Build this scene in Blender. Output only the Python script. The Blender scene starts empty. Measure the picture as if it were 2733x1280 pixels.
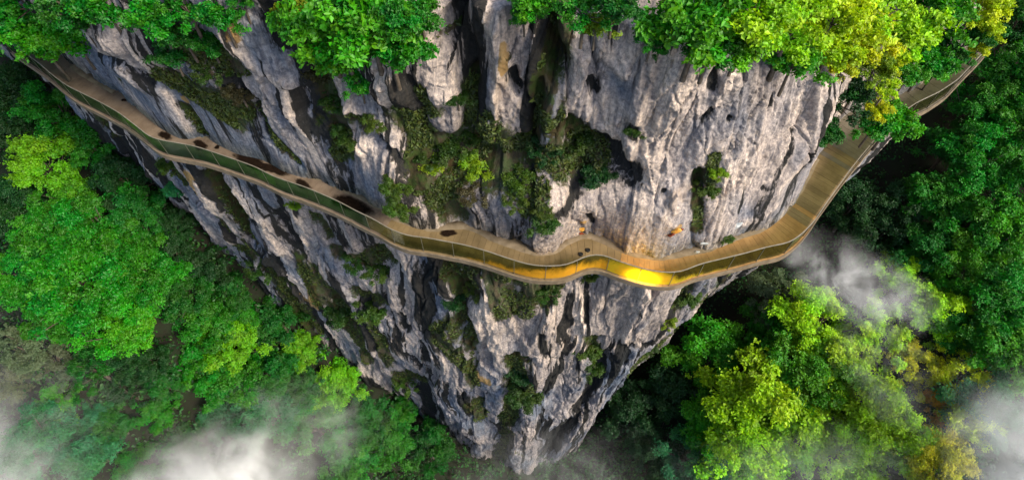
import bpy, math, random
import numpy as np

# ------------------------------------------------------------------ camera, sky, sun, exposure
scene = bpy.context.scene
F_PX = 1781.0                      # focal length in pixels of a 2733 px wide picture
TH = math.radians(59.0)            # how far the drone camera looks down
CAM_H = 24.0                       # metres above the walkway deck (deck = z 0)
cam_d = bpy.data.cameras.new('camera')
cam_d.sensor_width = 36.0
cam_d.lens = 36.0 * F_PX / 2733.0
cam_d.clip_start = 0.5
cam_d.clip_end = 1500.0
cam = bpy.data.objects.new('camera', cam_d)
scene.collection.objects.link(cam)
cam.location = (0, 0, CAM_H)
cam.rotation_euler = (math.pi / 2 - TH, 0, 0)
scene.camera = cam

SUN_EL, SUN_AZ = math.radians(44), math.radians(122)      # azimuth from +Y towards +X
world = bpy.data.worlds.new('World')
scene.world = world
world.use_nodes = True
wn = world.node_tree
sky = wn.nodes.new('ShaderNodeTexSky')
sky.sky_type = 'NISHITA'
sky.sun_disc = False
sky.sun_elevation = SUN_EL
sky.sun_rotation = SUN_AZ
sky.air_density = 1.0
sky.dust_density = 2.5
sky.altitude = 400
wn.links.new(sky.outputs[0], wn.nodes['Background'].inputs[0])
wn.nodes['Background'].inputs[1].default_value = 0.13

sun_d = bpy.data.lights.new('sun', 'SUN')
sun_d.energy = 2.7
sun_d.angle = math.radians(14)
sun_d.color = (1.0, 0.90, 0.72)
sun = bpy.data.objects.new('sun', sun_d)
scene.collection.objects.link(sun)
sdir = (math.sin(SUN_AZ) * math.cos(SUN_EL), math.cos(SUN_AZ) * math.cos(SUN_EL), math.sin(SUN_EL))
from mathutils import Vector, Matrix
sun.rotation_euler = Vector(sdir).to_track_quat('Z', 'Y').to_euler()

scene.view_settings.view_transform = 'Standard'
scene.view_settings.look = 'None'
scene.view_settings.gamma = 1.0
scene.view_settings.exposure = 1.08
try:
    scene.view_settings.use_curve_mapping = False
except Exception:
    pass
scene.render.engine = 'CYCLES'
cy = scene.cycles
cy.max_bounces = 6
cy.diffuse_bounces = 2
cy.glossy_bounces = 2
cy.transmission_bounces = 4
cy.transparent_max_bounces = 8
cy.volume_bounces = 3
cy.volume_max_steps = 32
cy.volume_step_rate = 1.8
cy.caustics_reflective = False
cy.caustics_refractive = False

# ------------------------------------------------------------------ helpers
rng = np.random.default_rng(11)
random.seed(11)
COL = scene.collection
fwd = np.array([0, math.cos(TH), -math.sin(TH)])
upv = np.array([0, math.sin(TH), math.cos(TH)])
CAMP = np.array([0, 0, CAM_H])

def ray(px, py):
    return fwd + np.array([(px - 1366.5) / F_PX, 0, 0]) - (py - 640.0) / F_PX * upv

def at(px, py, z):                 # the point at height z that the photograph shows at a pixel
    d = ray(px, py)
    return CAMP + d * ((z - CAM_H) / d[2])

def proj(P):
    d = np.asarray(P) - CAMP
    w = d @ fwd
    return 1366.5 + F_PX * d[..., 0] / w, 640 - F_PX * (d @ upv) / w, w

def tag(o, label=None, cat=None, group=None, kind=None):
    if label: o['label'] = label
    if cat: o['category'] = cat
    if group: o['group'] = group
    if kind: o['kind'] = kind
    return o

def link(name, me, mat=None, parent=None, loc=None):
    if mat is not None and len(me.materials) == 0:
        me.materials.append(mat)
    o = bpy.data.objects.new(name, me)
    COL.objects.link(o)
    if parent is not None: o.parent = parent
    if loc is not None: o.location = loc
    return o

def empty(name, loc):
    o = bpy.data.objects.new(name, None)
    COL.objects.link(o)
    o.location = loc
    o.empty_display_size = 0.3
    return o

def mesh_np(name, V, Fq, smooth=False):
    """verts (n,3) and faces (m,k) as numpy arrays"""
    V = np.asarray(V, np.float32); Fq = np.asarray(Fq, np.int32)
    me = bpy.data.meshes.new(name)
    m, k = Fq.shape
    me.vertices.add(len(V)); me.vertices.foreach_set('co', V.ravel())
    me.loops.add(m * k); me.loops.foreach_set('vertex_index', Fq.ravel())
    me.polygons.add(m)
    me.polygons.foreach_set('loop_start', np.arange(0, m * k, k, dtype=np.int32))
    me.polygons.foreach_set('loop_total', np.full(m, k, np.int32))
    if smooth:
        me.polygons.foreach_set('use_smooth', np.ones(m, bool))
    me.update(calc_edges=True)
    me.validate()
    return me

LAT = rng.random((64, 64, 64)).astype(np.float32)
def vnoise(x, y, z):
    """value noise 0..1"""
    xi = np.floor(x).astype(np.int64); yi = np.floor(y).astype(np.int64); zi = np.floor(z).astype(np.int64)
    fx = (x - xi).astype(np.float32); fy = (y - yi).astype(np.float32); fz = (z - zi).astype(np.float32)
    fx = fx * fx * fx * (fx * (fx * 6 - 15) + 10); fy = fy * fy * fy * (fy * (fy * 6 - 15) + 10); fz = fz * fz * fz * (fz * (fz * 6 - 15) + 10)
    x0 = xi & 63; x1 = (xi + 1) & 63; y0 = yi & 63; y1 = (yi + 1) & 63; z0 = zi & 63; z1 = (zi + 1) & 63
    a = LAT[x0, y0, z0] * (1 - fx) + LAT[x1, y0, z0] * fx
    b = LAT[x0, y1, z0] * (1 - fx) + LAT[x1, y1, z0] * fx
    c = LAT[x0, y0, z1] * (1 - fx) + LAT[x1, y0, z1] * fx
    d = LAT[x0, y1, z1] * (1 - fx) + LAT[x1, y1, z1] * fx
    return (a * (1 - fy) + b * fy) * (1 - fz) + (c * (1 - fy) + d * fy) * fz

def fbm(x, y, z, octv=4, gain=0.5):
    s = 0; a = 1; t = 0
    for i in range(octv):
        s = s + a * vnoise(x * 2 ** i + 17.3 * i, y * 2 ** i + 5.1 * i, z * 2 ** i + 9.7 * i); t += a; a *= gain
    return s / t

def ridge(n):
    return 1 - np.abs(2 * n - 1)

def sstep(a, b, x):
    t = np.clip((x - a) / (b - a), 0, 1)
    return t * t * (3 - 2 * t)

def voronoi2(x, y):
    """cellular noise: distance to the nearest point, gap to the second, a random value of the cell"""
    xi = np.floor(x).astype(np.int64); yi = np.floor(y).astype(np.int64)
    f1 = np.full(x.shape, 9.0, np.float32); f2 = np.full(x.shape, 9.0, np.float32); cid = np.zeros(x.shape, np.float32)
    gx = np.zeros(x.shape, np.float32); gy = np.zeros(x.shape, np.float32)
    for dx in (-1, 0, 1):
        for dy in (-1, 0, 1):
            cx = xi + dx; cyy = yi + dy
            jx = LAT[cx & 63, cyy & 63, 3]; jy = LAT[cx & 63, cyy & 63, 21]
            ddx = (x - cx - jx); ddy = (y - cyy - jy)
            d = np.sqrt(ddx * ddx + ddy * ddy).astype(np.float32)
            near = d < f1
            f2 = np.where(near, f1, np.minimum(f2, d))
            cid = np.where(near, LAT[cx & 63, cyy & 63, 40], cid)
            gx = np.where(near, ddx, gx); gy = np.where(near, ddy, gy)
            f1 = np.minimum(f1, d)
    return f1, f2 - f1, cid, gx, gy

# ------------------------------------------------------------------ materials
def new_mat(name):
    m = bpy.data.materials.new(name); m.use_nodes = True
    nt = m.node_tree; nt.nodes.clear()
    out = nt.nodes.new('ShaderNodeOutputMaterial')
    return m, nt, out

class NT:
    def __init__(s, nt): s.nt = nt
    def n(s, typ, **kw):
        nd = s.nt.nodes.new(typ)
        for k, v in kw.items(): setattr(nd, k, v)
        return nd
    def l(s, a, b): s.nt.links.new(a, b)
    def put(s, sock, v):
        if isinstance(v, bpy.types.NodeSocket): s.l(v, sock)
        else: sock.default_value = v
    def math(s, op, a, b=0.0, c=None):
        nd = s.n('ShaderNodeMath', operation=op); s.put(nd.inputs[0], a); s.put(nd.inputs[1], b)
        if c is not None: s.put(nd.inputs[2], c)
        return nd.outputs[0]
    def mix(s, fac, a, b, mode='MIX'):
        nd = s.n('ShaderNodeMix', data_type='RGBA', blend_type=mode)
        s.put(nd.inputs['Factor'], fac)
        A = [i for i in nd.inputs if i.name == 'A' and i.type == 'RGBA'][0]; B = [i for i in nd.inputs if i.name == 'B' and i.type == 'RGBA'][0]
        s.put(A, a if isinstance(a, bpy.types.NodeSocket) else (*a, 1)); s.put(B, b if isinstance(b, bpy.types.NodeSocket) else (*b, 1))
        return [o for o in nd.outputs if o.type == 'RGBA'][0]
    def noise(s, vec, scale, detail=4, rough=0.55, dist=0.0):
        nd = s.n('ShaderNodeTexNoise'); nd.inputs['Scale'].default_value = scale; nd.inputs['Detail'].default_value = detail
        nd.inputs['Roughness'].default_value = rough; nd.inputs['Distortion'].default_value = dist
        if vec is not None: s.l(vec, nd.inputs['Vector'])
        return nd.outputs['Fac']
    def ramp(s, fac, lo, hi, a=0.0, b=1.0):
        nd = s.n('ShaderNodeMapRange', interpolation_type='SMOOTHSTEP'); s.put(nd.inputs['Value'], fac)
        nd.inputs['From Min'].default_value = lo; nd.inputs['From Max'].default_value = hi
        nd.inputs['To Min'].default_value = a; nd.inputs['To Max'].default_value = b
        return nd.outputs['Result']
    def scaled(s, vec, sc, loc=(0, 0, 0)):
        nd = s.n('ShaderNodeMapping'); s.l(vec, nd.inputs['Vector']); nd.inputs['Scale'].default_value = sc; nd.inputs['Location'].default_value = loc
        return nd.outputs[0]
    def attr(s, name):
        return s.n('ShaderNodeAttribute', attribute_name=name)

def rock_material():
    m, nt, out = new_mat('limestone'); t = NT(nt)
    pos = t.n('ShaderNodeTexCoord').outputs['Object']
    A = t.attr('marks'); B = t.attr('tones')
    sa = t.n('ShaderNodeSeparateColor'); t.l(A.outputs['Color'], sa.inputs[0])
    sb = t.n('ShaderNodeSeparateColor'); t.l(B.outputs['Color'], sb.inputs[0])
    moss_shade, stain_shade, ochre = sa.outputs; pale, blue, block = sb.outputs
    stretch = t.scaled(pos, (1, 1, 0.28))
    streakv = t.scaled(pos, (2.2, 2.2, 0.14))
    n_big = t.noise(stretch, 0.34, 4, 0.6)
    n_mid = t.noise(stretch, 1.5, 6, 0.65, 0.4)
    n_fine = t.noise(pos, 7.0, 7, 0.7)
    n_str = t.noise(streakv, 1.0, 5, 0.6, 0.3)
    bluef = t.math('ADD', t.ramp(n_big, 0.44, 0.60, 0, 0.8), blue); bluef = t.math('MAXIMUM', t.math('MINIMUM', bluef, 1.0), 0.0)
    base = t.mix(bluef, (0.36, 0.31, 0.272), (0.142, 0.178, 0.232))
    base = t.mix(t.ramp(n_mid, 0.35, 0.72), base, t.mix(0.5, base, (0.36, 0.325, 0.31)))
    base = t.mix(t.math('MULTIPLY', pale, 0.85), base, (0.67, 0.565, 0.475))
    base = t.mix(1.0, base, t.mix(t.ramp(n_fine, 0.3, 0.72), (0.55, 0.56, 0.60), (1.32, 1.28, 1.24)), 'MULTIPLY')
    base = t.mix(1.0, base, t.mix(block, (0.72, 0.75, 0.82), (1.22, 1.18, 1.12)), 'MULTIPLY')
    pits = t.ramp(t.noise(t.scaled(pos, (1, 1, 0.6)), 3.6, 8, 0.75), 0.60, 0.70, 0, 0.7)
    base = t.mix(pits, base, (0.045, 0.045, 0.045))
    base = t.mix(1.0, base, t.mix(t.math('ADD', t.math('MULTIPLY', t.ramp(t.noise(t.scaled(pos, (4.2, 4.2, 0.5)), 1.0, 6, 0.68, 1.3), 0.32, 0.68), t.ramp(n_mid, 0.36, 0.58, 0.35, 1.0)), t.ramp(n_mid, 0.36, 0.58, 0.35, 0.0)), (0.46, 0.48, 0.54), (1.28, 1.24, 1.19)), 'MULTIPLY')
    # vertical tide marks of water
    wet = t.ramp(n_str, 0.60, 0.70, 0, 0.62)
    base = t.mix(wet, base, (0.055, 0.06, 0.064))
    warm = t.ramp(t.noise(t.scaled(pos, (0.9, 0.9, 0.35), (7, 3, 1)), 0.8, 4, 0.6), 0.64, 0.74, 0, 0.5)
    base = t.mix(warm, base, (0.33, 0.24, 0.17))
    # hand-placed marks, broken up by noise
    brk = t.math('MULTIPLY', t.math('SUBTRACT', n_mid, 0.5), 1.3)
    n_sfine = t.noise(t.scaled(pos, (4.0, 4.0, 0.5)), 1.0, 6, 0.68, 0.5)
    sbrk = t.math('ADD', t.math('MULTIPLY', t.math('SUBTRACT', n_sfine, 0.5), 2.6), t.math('MULTIPLY', t.math('SUBTRACT', n_fine, 0.5), 0.8))
    stf = t.ramp(t.math('ADD', stain_shade, t.math('MULTIPLY', sbrk, t.math('MINIMUM', t.math('MULTIPLY', stain_shade, 2.0), 1.0))), 0.24, 0.64)
    base = t.mix(t.math('MULTIPLY', stf, 0.96), base, (0.010, 0.011, 0.011))  # near black, for water stains and painted gully shade alike
    ocf = t.ramp(t.math('ADD', ochre, brk), 0.4, 0.65, 0, 0.9)
    base = t.mix(ocf, base, t.mix(n_fine, (0.30, 0.16, 0.03), (0.40, 0.27, 0.12)))
    msf = t.ramp(t.math('ADD', moss_shade, t.math('MULTIPLY', t.math('ADD', brk, t.math('MULTIPLY', t.math('SUBTRACT', n_fine, 0.5), 1.2)), t.math('MINIMUM', t.math('MULTIPLY', moss_shade, 2.5), 1.0))), 0.36, 0.66)
    mcol = t.mix(t.ramp(t.noise(pos, 2.3, 4, 0.6), 0.38, 0.62), (0.036, 0.028, 0.011), (0.026, 0.045, 0.008))
    base = t.mix(t.math('MULTIPLY', msf, 0.93), base, mcol)
    bs = t.n('ShaderNodeBsdfPrincipled'); t.l(base, bs.inputs['Base Color'])
    t.put(bs.inputs['Roughness'], t.ramp(n_str, 0.5, 0.75, 0.92, 0.75)); bs.inputs['Specular IOR Level'].default_value = 0.15
    h = t.math('ADD', t.math('ADD', t.math('MULTIPLY', n_mid, 0.30), t.math('MULTIPLY', n_fine, 0.7)), 0.0)
    h = t.math('ADD', h, t.math('MULTIPLY', t.noise(t.scaled(pos, (1, 1, 0.25)), 4.2, 6, 0.7), 0.7))
    bp = t.n('ShaderNodeBump'); bp.inputs['Strength'].default_value = 0.8; bp.inputs['Distance'].default_value = 0.13
    t.l(h, bp.inputs['Height']); t.l(bp.outputs[0], bs.inputs['Normal'])
    t.l(bs.outputs[0], out.inputs['Surface'])
    return m

def leaf_material(name='leaf', rough=0.5):
    m, nt, out = new_mat(name); t = NT(nt)
    oi = t.n('ShaderNodeObjectInfo')
    va = t.attr('leafvar'); sv = t.n('ShaderNodeSeparateColor'); t.l(va.outputs['Color'], sv.inputs[0])
    hsv = t.n('ShaderNodeHueSaturation'); t.l(oi.outputs['Color'], hsv.inputs['Color'])
    t.put(hsv.inputs['Hue'], t.math('ADD', 0.5, t.math('MULTIPLY', t.math('SUBTRACT', sv.outputs[0], 0.5), 0.055)))
    t.put(hsv.inputs['Value'], t.math('ADD', 0.42, t.math('MULTIPLY', sv.outputs[1], 1.3)))
    d = t.n('ShaderNodeBsdfDiffuse'); tr = t.n('ShaderNodeBsdfTranslucent'); g = t.n('ShaderNodeBsdfGlossy')
    t.l(hsv.outputs[0], d.inputs[0])
    tc = t.mix(1.0, hsv.outputs[0], (1.25, 1.15, 0.5), 'MULTIPLY'); t.l(tc, tr.inputs[0])
    g.inputs['Roughness'].default_value = rough; g.inputs['Color'].default_value = (0.8, 0.9, 0.8, 1)
    m1 = t.n('ShaderNodeMixShader'); m1.inputs[0].default_value = 0.36; t.l(d.outputs[0], m1.inputs[1]); t.l(tr.outputs[0], m1.inputs[2])
    m2 = t.n('ShaderNodeMixShader'); m2.inputs[0].default_value = 0.025; t.l(m1.outputs[0], m2.inputs[1]); t.l(g.outputs[0], m2.inputs[2])
    t.l(m2.outputs[0], out.inputs['Surface'])
    return m

def simple(name, col, rough=0.7, col2=None, scale=3.0, bump=0.0, metal=0.0, stretch=(1, 1, 1), rnd=0.0):
    m, nt, out = new_mat(name); t = NT(nt)
    pos = t.scaled(t.n('ShaderNodeNewGeometry').outputs['Position'], stretch)
    nz = t.noise(pos, scale, 6, 0.62)
    c = t.mix(t.ramp(nz, 0.32, 0.68), col, col2 or col)
    if rnd:
        r = t.n('ShaderNodeObjectInfo').outputs['Random']
        c = t.mix(1.0, c, t.mix(r, (1 - rnd,) * 3, (1 + rnd,) * 3), 'MULTIPLY')
    bs = t.n('ShaderNodeBsdfPrincipled'); t.l(c, bs.inputs['Base Color']); bs.inputs['Roughness'].default_value = rough; bs.inputs['Metallic'].default_value = metal
    bs.inputs['Specular IOR Level'].default_value = 0.3
    if bump:
        bp = t.n('ShaderNodeBump'); bp.inputs['Strength'].default_value = bump; bp.inputs['Distance'].default_value = 0.05
        t.l(nz, bp.inputs['Height']); t.l(bp.outputs[0], bs.inputs['Normal'])
    t.l(bs.outputs[0], out.inputs['Surface'])
    return m

def glass_material(name, tint, gloss=0.10, translucent=None):
    m, nt, out = new_mat(name); t = NT(nt)
    tr = t.n('ShaderNodeBsdfTransparent'); tr.inputs[0].default_value = (*tint, 1)
    gl = t.n('ShaderNodeBsdfGlossy'); gl.inputs['Roughness'].default_value = 0.06
    fr = t.n('ShaderNodeLayerWeight'); fr.inputs[0].default_value = 0.35
    sh = tr.outputs[0]
    if translucent:
        td = t.n('ShaderNodeBsdfTranslucent'); td.inputs[0].default_value = (*translucent[0], 1)
        dd = t.n('ShaderNodeBsdfDiffuse'); dd.inputs[0].default_value = (*translucent[0], 1)
        m0 = t.n('ShaderNodeMixShader'); m0.inputs[0].default_value = 0.4; t.l(td.outputs[0], m0.inputs[1]); t.l(dd.outputs[0], m0.inputs[2])
        mx = t.n('ShaderNodeMixShader'); mx.inputs[0].default_value = translucent[1]; t.l(sh, mx.inputs[1]); t.l(m0.outputs[0], mx.inputs[2]); sh = mx.outputs[0]
    mm = t.n('ShaderNodeMixShader'); t.put(mm.inputs[0], t.math('ADD', t.math('MULTIPLY', t.math('POWER', fr.outputs['Facing'], 4.0), 0.5), gloss * 0.5)); t.l(sh, mm.inputs[1]); t.l(gl.outputs[0], mm.inputs[2])
    t.l(mm.outputs[0], out.inputs['Surface'])
    return m

M_ROCK = rock_material()
M_LEAF = leaf_material()
M_BARK = simple('bark', (0.06, 0.045, 0.03), 0.9, (0.11, 0.09, 0.07), 5, 0.5)
M_SOIL = simple('soil', (0.012, 0.010, 0.006), 0.95, (0.010, 0.018, 0.006), 1.4, 0.5)

# ------------------------------------------------------------------ the walkway's two edges (deck level z = 0)
INNER_PX = [(180,170),(212,196),(276,234),(329,260),(382,297),(425,334),(463,357),(491,370),(518,366),(545,360),(564,368),(581,381),(610,395),(642,410),(701,421),(734,437),(753,452),(800,467),(855,477),(883,490),(918,513),(952,519),(979,538),(1021,559),(1047,583),(1074,591),(1118,606),(1152,614),(1184,615),(1211,607),(1229,603),(1248,610),(1267,614),(1292,627),(1319,645),(1370,657),(1424,678),(1457,681),(1493,673),(1516,646),(1549,634),(1576,628),(1599,643),(1632,656),(1690,684),(1776,692),(1824,679),(1854,677),(1899,664),(1934,649),(1974,632),(2023,622),(2058,597),(2088,572),(2123,535),(2155,480),(2168,449),(2188,415),(2202,388),(2236,354),(2263,320),(2330,290),(2396,262),(2467,225)]
OUTER_PX = [(30,140),(88,180),(133,212),(175,249),(212,276),(255,297),(297,318),(345,345),(393,382),(425,409),(456,419),(494,425),(547,435),(610,456),(700,488),(750,515),(826,540),(883,564),(922,582),(969,608),(1007,625),(1046,650),(1093,669),(1150,675),(1187,683),(1239,692),(1300,709),(1344,725),(1405,744),(1440,749),(1500,748),(1533,736),(1559,721),(1582,718),(1604,719),(1632,733),(1674,747),(1715,759),(1762,766),(1804,764),(1849,744),(1924,726),(1974,714),(2023,699),(2086,687),(2123,659),(2155,624),(2178,587),(2200,557),(2246,493),(2273,459),(2307,418),(2358,361),(2416,320),(2474,293),(2525,259),(2576,204),(2606,174),(2650,125)]

def resample(P, step):
    P = np.asarray(P, float)
    L = np.r_[0, np.cumsum(np.linalg.norm(np.diff(P, axis=0), axis=1))]
    n = max(2, int(round(L[-1] / step)) + 1)
    q = np.linspace(0, L[-1], n)
    return np.stack([np.interp(q, L, P[:, k]) for k in range(P.shape[1])], 1)

def smooth(P, sig):
    k = np.arange(-int(3 * sig), int(3 * sig) + 1); w = np.exp(-0.5 * (k / sig) ** 2); w /= w.sum()
    Q = np.pad(P, ((len(k) // 2,) * 2, (0, 0)), mode='reflect', reflect_type='odd')
    return np.stack([np.convolve(Q[:, j], w, 'valid') for j in range(P.shape[1])], 1)

inner0 = np.array([at(x, y, 0)[:2] for x, y in INNER_PX])
outer0 = np.array([at(x, y, 0)[:2] for x, y in OUTER_PX])
# the cliff's line at deck height: the inner edge, carried on at both ends
cl = np.vstack([[[-60, 60], [-44, 44], [-33, 34], [-27, 28.6]], inner0, [[23.6, 26.5], [28, 32], [36, 44], [46, 60]]])
cl = smooth(resample(cl, 0.1), 2.5)
clL = np.r_[0, np.cumsum(np.linalg.norm(np.diff(cl, axis=0), axis=1))]
cls = smooth(cl, 16)                                  # a calmer line for the outward direction
tan = np.gradient(cls, axis=0); tan /= np.linalg.norm(tan, axis=1)[:, None]
nout = np.stack([tan[:, 1], -tan[:, 0]], 1)           # outward = right of the walking direction
S_REF = clL[np.argmin(np.linalg.norm(cl - at(1366, 655, 0)[:2], axis=1))]

def s_at(px, py):
    p = at(px, py, 0)[:2]
    return clL[np.argmin(np.linalg.norm(cl - p, axis=1))]

# ------------------------------------------------------------------ the cliff
ST = [  # a point of the line at deck height, where the brow shows above it and its height, how far the foot draws back
    ((-150,-60), (-620,-620), 10.5, 1.0), ((60,80), (-420,-500), 10.5, 1.0), ((200,185), (-250,-395), 10.5, 1.0), ((382,297), (-25,-285), 10.5, 1.0), ((545,362), (195,-212), 10.5, 1.2),
    ((750,450), (475,-120), 10.5, 1.4), ((950,525), (755,-40), 10.5, 1.2), ((1120,606), (1000,45), 10.5, 0.6), ((1300,632), (1268,62), 10.6, 0.2),
    ((1450,682), (1490,112), 10.6, 0.3), ((1570,632), (1665,112), 10.2, 0.8), ((1690,684), (1835,140), 10.0, 2.0), ((1850,677), (2020,140), 9.4, 4.6), ((2000,627), (2150,190), 7.9, 7.6),
    ((2100,555), (2240,200), 6.5, 8.6), ((2190,415), (2285,200), 5.6, 8.0), ((2263,320), (2370,120), 5.4, 8.0), ((2467,225), (2600,20), 5.4, 8.0), ((2650,60), (2860,-120), 5.4, 8.0)]
st_s = np.array([s_at(*a) if 0 < i < len(ST) - 1 else (clL[0] if i == 0 else clL[-1]) for i, (a, b, c, d) in enumerate(ST)])
st_s[1] = 0.5 * (st_s[0] + st_s[2]); 
st_top = []
for (a, b, zt, d), s in zip(ST, st_s):
    P = at(*b, zt); k = np.argmin(np.abs(clL - s)); off = P[:2] - cl[k]
    st_top.append((-off @ nout[k], zt, d))           # how far the brow stands back from the deck line
st_top = np.array(st_top)
st_top[0, 0] = st_top[1, 0] = st_top[2, 0]; st_top[-1, 0] = st_top[-2, 0] = max(st_top[-3, 0], 1.0)
st_top[:, 0] = np.clip(st_top[:, 0], -0.3, 4.0)

dens_s = np.interp(clL, [clL[0], st_s[2] - 3, st_s[2], st_s[15], st_s[15] + 3, clL[-1]], [0.12, 0.5, 1, 1, 0.4, 0.1])
cum = np.r_[0, np.cumsum(0.5 * (dens_s[1:] + dens_s[:-1]) * np.diff(clL))]
NS = 1400
sv = np.interp(np.linspace(0, cum[-1], NS), cum, clL)
bx = np.stack([np.interp(sv, clL, cl[:, k]) for k in (0, 1)], 1)
nv = np.stack([np.interp(sv, clL, nout[:, k]) for k in (0, 1)], 1); nv /= np.linalg.norm(nv, axis=1)[:, None]
def sti(k):
    v = np.interp(sv, st_s, st_top[:, k])
    return smooth(v[:, None], 25)[:, 0]
setback, ztop, foot = sti(0), sti(1), sti(2)
# row parameter v: -1..0 the top behind the brow, 0..1 brow down to the deck, 1..2 deck down to the foot
rows = np.r_[np.linspace(-1, 0, 60, endpoint=False) , np.linspace(0, 1, 270, endpoint=False), 1 + np.linspace(0, 1, 270) ** 1.12]
NR = len(rows)
Sg = np.repeat(sv[None], NR, 0).astype(np.float32)
Vg = np.repeat(rows[:, None], NS, 1).astype(np.float32)
zt = ztop[None]; sb = setback[None]; ft = foot[None]
a = np.clip(1 - Vg, 0, 1)                             # 1 at the brow, 0 at the deck
b = np.clip(Vg - 1, 0, 1)
c = np.clip(-Vg, 0, 1)
DEEP = 47.0
Zg = a * zt - b * DEEP
back = sb * a ** 1.25 + ft * (b ** 1.35)              # distance inward
# the terrace that carries the scrub above the middle of the walkway
led = np.exp(-((Sg - s_at(1340, 650)) / 5.2) ** 4)
back = back + led * 0.75 * sstep(3.0, 4.6, Zg) - led * 0.3 * sstep(0.5, 2.5, Zg) * (1 - sstep(2.6, 3.6, Zg))
back = back + c * 15.0
Zg = Zg + c ** 1.2 * 6.5
# noise in cliff coordinates (s along, z up)
Zn = Zg - 0.35 * back
warp = fbm(Sg * 0.35, Zn * 0.16, Sg * 0 + 3.1, 3)
warp2 = fbm(Sg * 0.9 + 40, Zn * 0.5, Sg * 0 + 7.7, 3)
sw = Sg + 1.8 * (warp - 0.5) + 0.30 * (warp2 - 0.5)
zw = Zn + 0.9 * (warp2 - 0.5) + 0.35 * Sg
d_big = (fbm(Sg * 0.16 + 3, Zn * 0.05 + 8, Sg * 0 + 1.5, 3) - 0.5) * 2.2
f1 = ridge(fbm(sw * 0.42, Zn * 0.05, Sg * 0 + 4.4, 2)); f2 = ridge(fbm(sw * 1.15 + 9, Zn * 0.13, Sg * 0 + 6.4, 2))
v1, e1, c1, gx1, gy1 = voronoi2(sw / 1.7, zw / 8.5)
v2, e2, c2, gx2, gy2 = voronoi2(sw / 0.7 + 31, zw / 3.6 + 11)
v3, e3, c3, gx3, gy3 = voronoi2(sw / 0.26 + 5, zw / 1.2 + 3)
disp = d_big + 0.60 * (f1 - 0.6) + 0.16 * (f2 - 0.6)
h1 = np.mod(c1 * 7.31, 1.0); h2 = np.mod(c2 * 5.77, 1.0); h3 = np.mod(c3 * 9.13, 1.0)
disp += 0.40 * (c1 - 0.5) + 0.75 * (h1 - 0.5) * gx1 + 0.14 * (np.mod(c1 * 13.7, 1.0) - 0.5) * gy1         # tilted faces of blocks
disp += 0.15 * (c2 - 0.5) + 0.32 * (h2 - 0.5) * gx2 + 0.07 * (np.mod(c2 * 11.3, 1.0) - 0.5) * gy2
lowz = 1 - 0.45 * sstep(-14, -22, Zn)
disp += lowz * 0.06 * (c3 - 0.5) + 0.12 * (h3 - 0.5) * gx3
disp += 0.14 * (fbm(Sg * 1.4, Zn * 0.6, Sg * 0 + 2.2, 4, 0.55) - 0.5) + 0.06 * (fbm(Sg * 5.5, Zn * 2.4, Sg * 0 + 8.2, 3, 0.6) - 0.5)
brk_ = sstep(0.34, 0.54, fbm(Sg * 0.5 + 70, Zn * 0.3, Sg * 0 + 9.9, 3))          # joints open only here and there
disp -= brk_ * (0.24 * (1 - sstep(0, 0.045, e1)) + 0.13 * (1 - sstep(0, 0.055, e2)) + 0.03 * (1 - sstep(0, 0.08, e3)))
f3 = ridge(fbm(sw * 3.4 + 19, Zn * 0.30, Sg * 0 + 3.4, 3)); disp += lowz * 0.08 * (f3 - 0.6)   # narrow flutes
disp += 0.30 * (fbm(Sg * 1.4, Zn * 0.9, Sg * 0 + 2.2, 4, 0.55) - 0.5) + 0.12 * (fbm(Sg * 5.5, Zn * 3.6, Sg * 0 + 8.2, 3, 0.6) - 0.5)

# ---- marks with a place of their own, in cliff coordinates
P0x = bx[None, :, 0] - back * nv[None, :, 0]; P0y = bx[None, :, 1] - back * nv[None, :, 1]
sub = (slice(None, None, 4), slice(None, None, 4))
Psub = np.stack([P0x[sub], P0y[sub], Zg[sub]], -1).reshape(-1, 3)
ux, uy, uw = proj(Psub); Ssub = Sg[sub].ravel(); Zsub = Zg[sub].ravel(); Bsub = back[sub].ravel()
def on_cliff(px, py):
    d = (ux - px) ** 2 + (uy - py) ** 2
    near = d < max(d.min() * 1.5 + 30, 60)
    k = np.where(near)[0][np.argmin(uw[near])]
    return Ssub[k], Zsub[k], uw[k], Psub[k]

def stroke_field(pts, wpx):
    """1 on the stroke, falling to 0 beyond its width; the outline is warped so that it looks torn"""
    q = [on_cliff(*p) for p in pts]
    w = wpx * np.mean([k[2] for k in q]) / F_PX * 0.62
    best = np.full(Sg.shape, 99.0, np.float32)
    s0 = min(k[0] for k in q) - 3 * w - 1; s1 = max(k[0] for k in q) + 3 * w + 1
    i0, i1 = np.searchsorted(sv, [s0, s1])
    if i1 <= i0: return None
    X = (Sg[:, i0:i1] + (warp2[:, i0:i1] - 0.5) * min(1.6, 2.2 * w)); Y = Zg[:, i0:i1] + (warp[:, i0:i1] - 0.5) * 1.2
    bb = np.full(X.shape, 99.0, np.float32)
    segs = list(zip(q[:-1], q[1:])) if len(q) > 1 else [(q[0], q[0])]
    for A, B in segs:
        ax, ay = A[0], A[1]; dx, dy = B[0] - ax, B[1] - ay; l2 = dx * dx + dy * dy + 1e-9
        tt = np.clip(((X - ax) * dx + (Y - ay) * dy) / l2, 0, 1)
        bb = np.minimum(bb, np.hypot(X - ax - tt * dx, (Y - ay - tt * dy) * 0.85))
    return slice(i0, i1), np.exp(-(bb / w) ** 2 * 0.9), w

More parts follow.
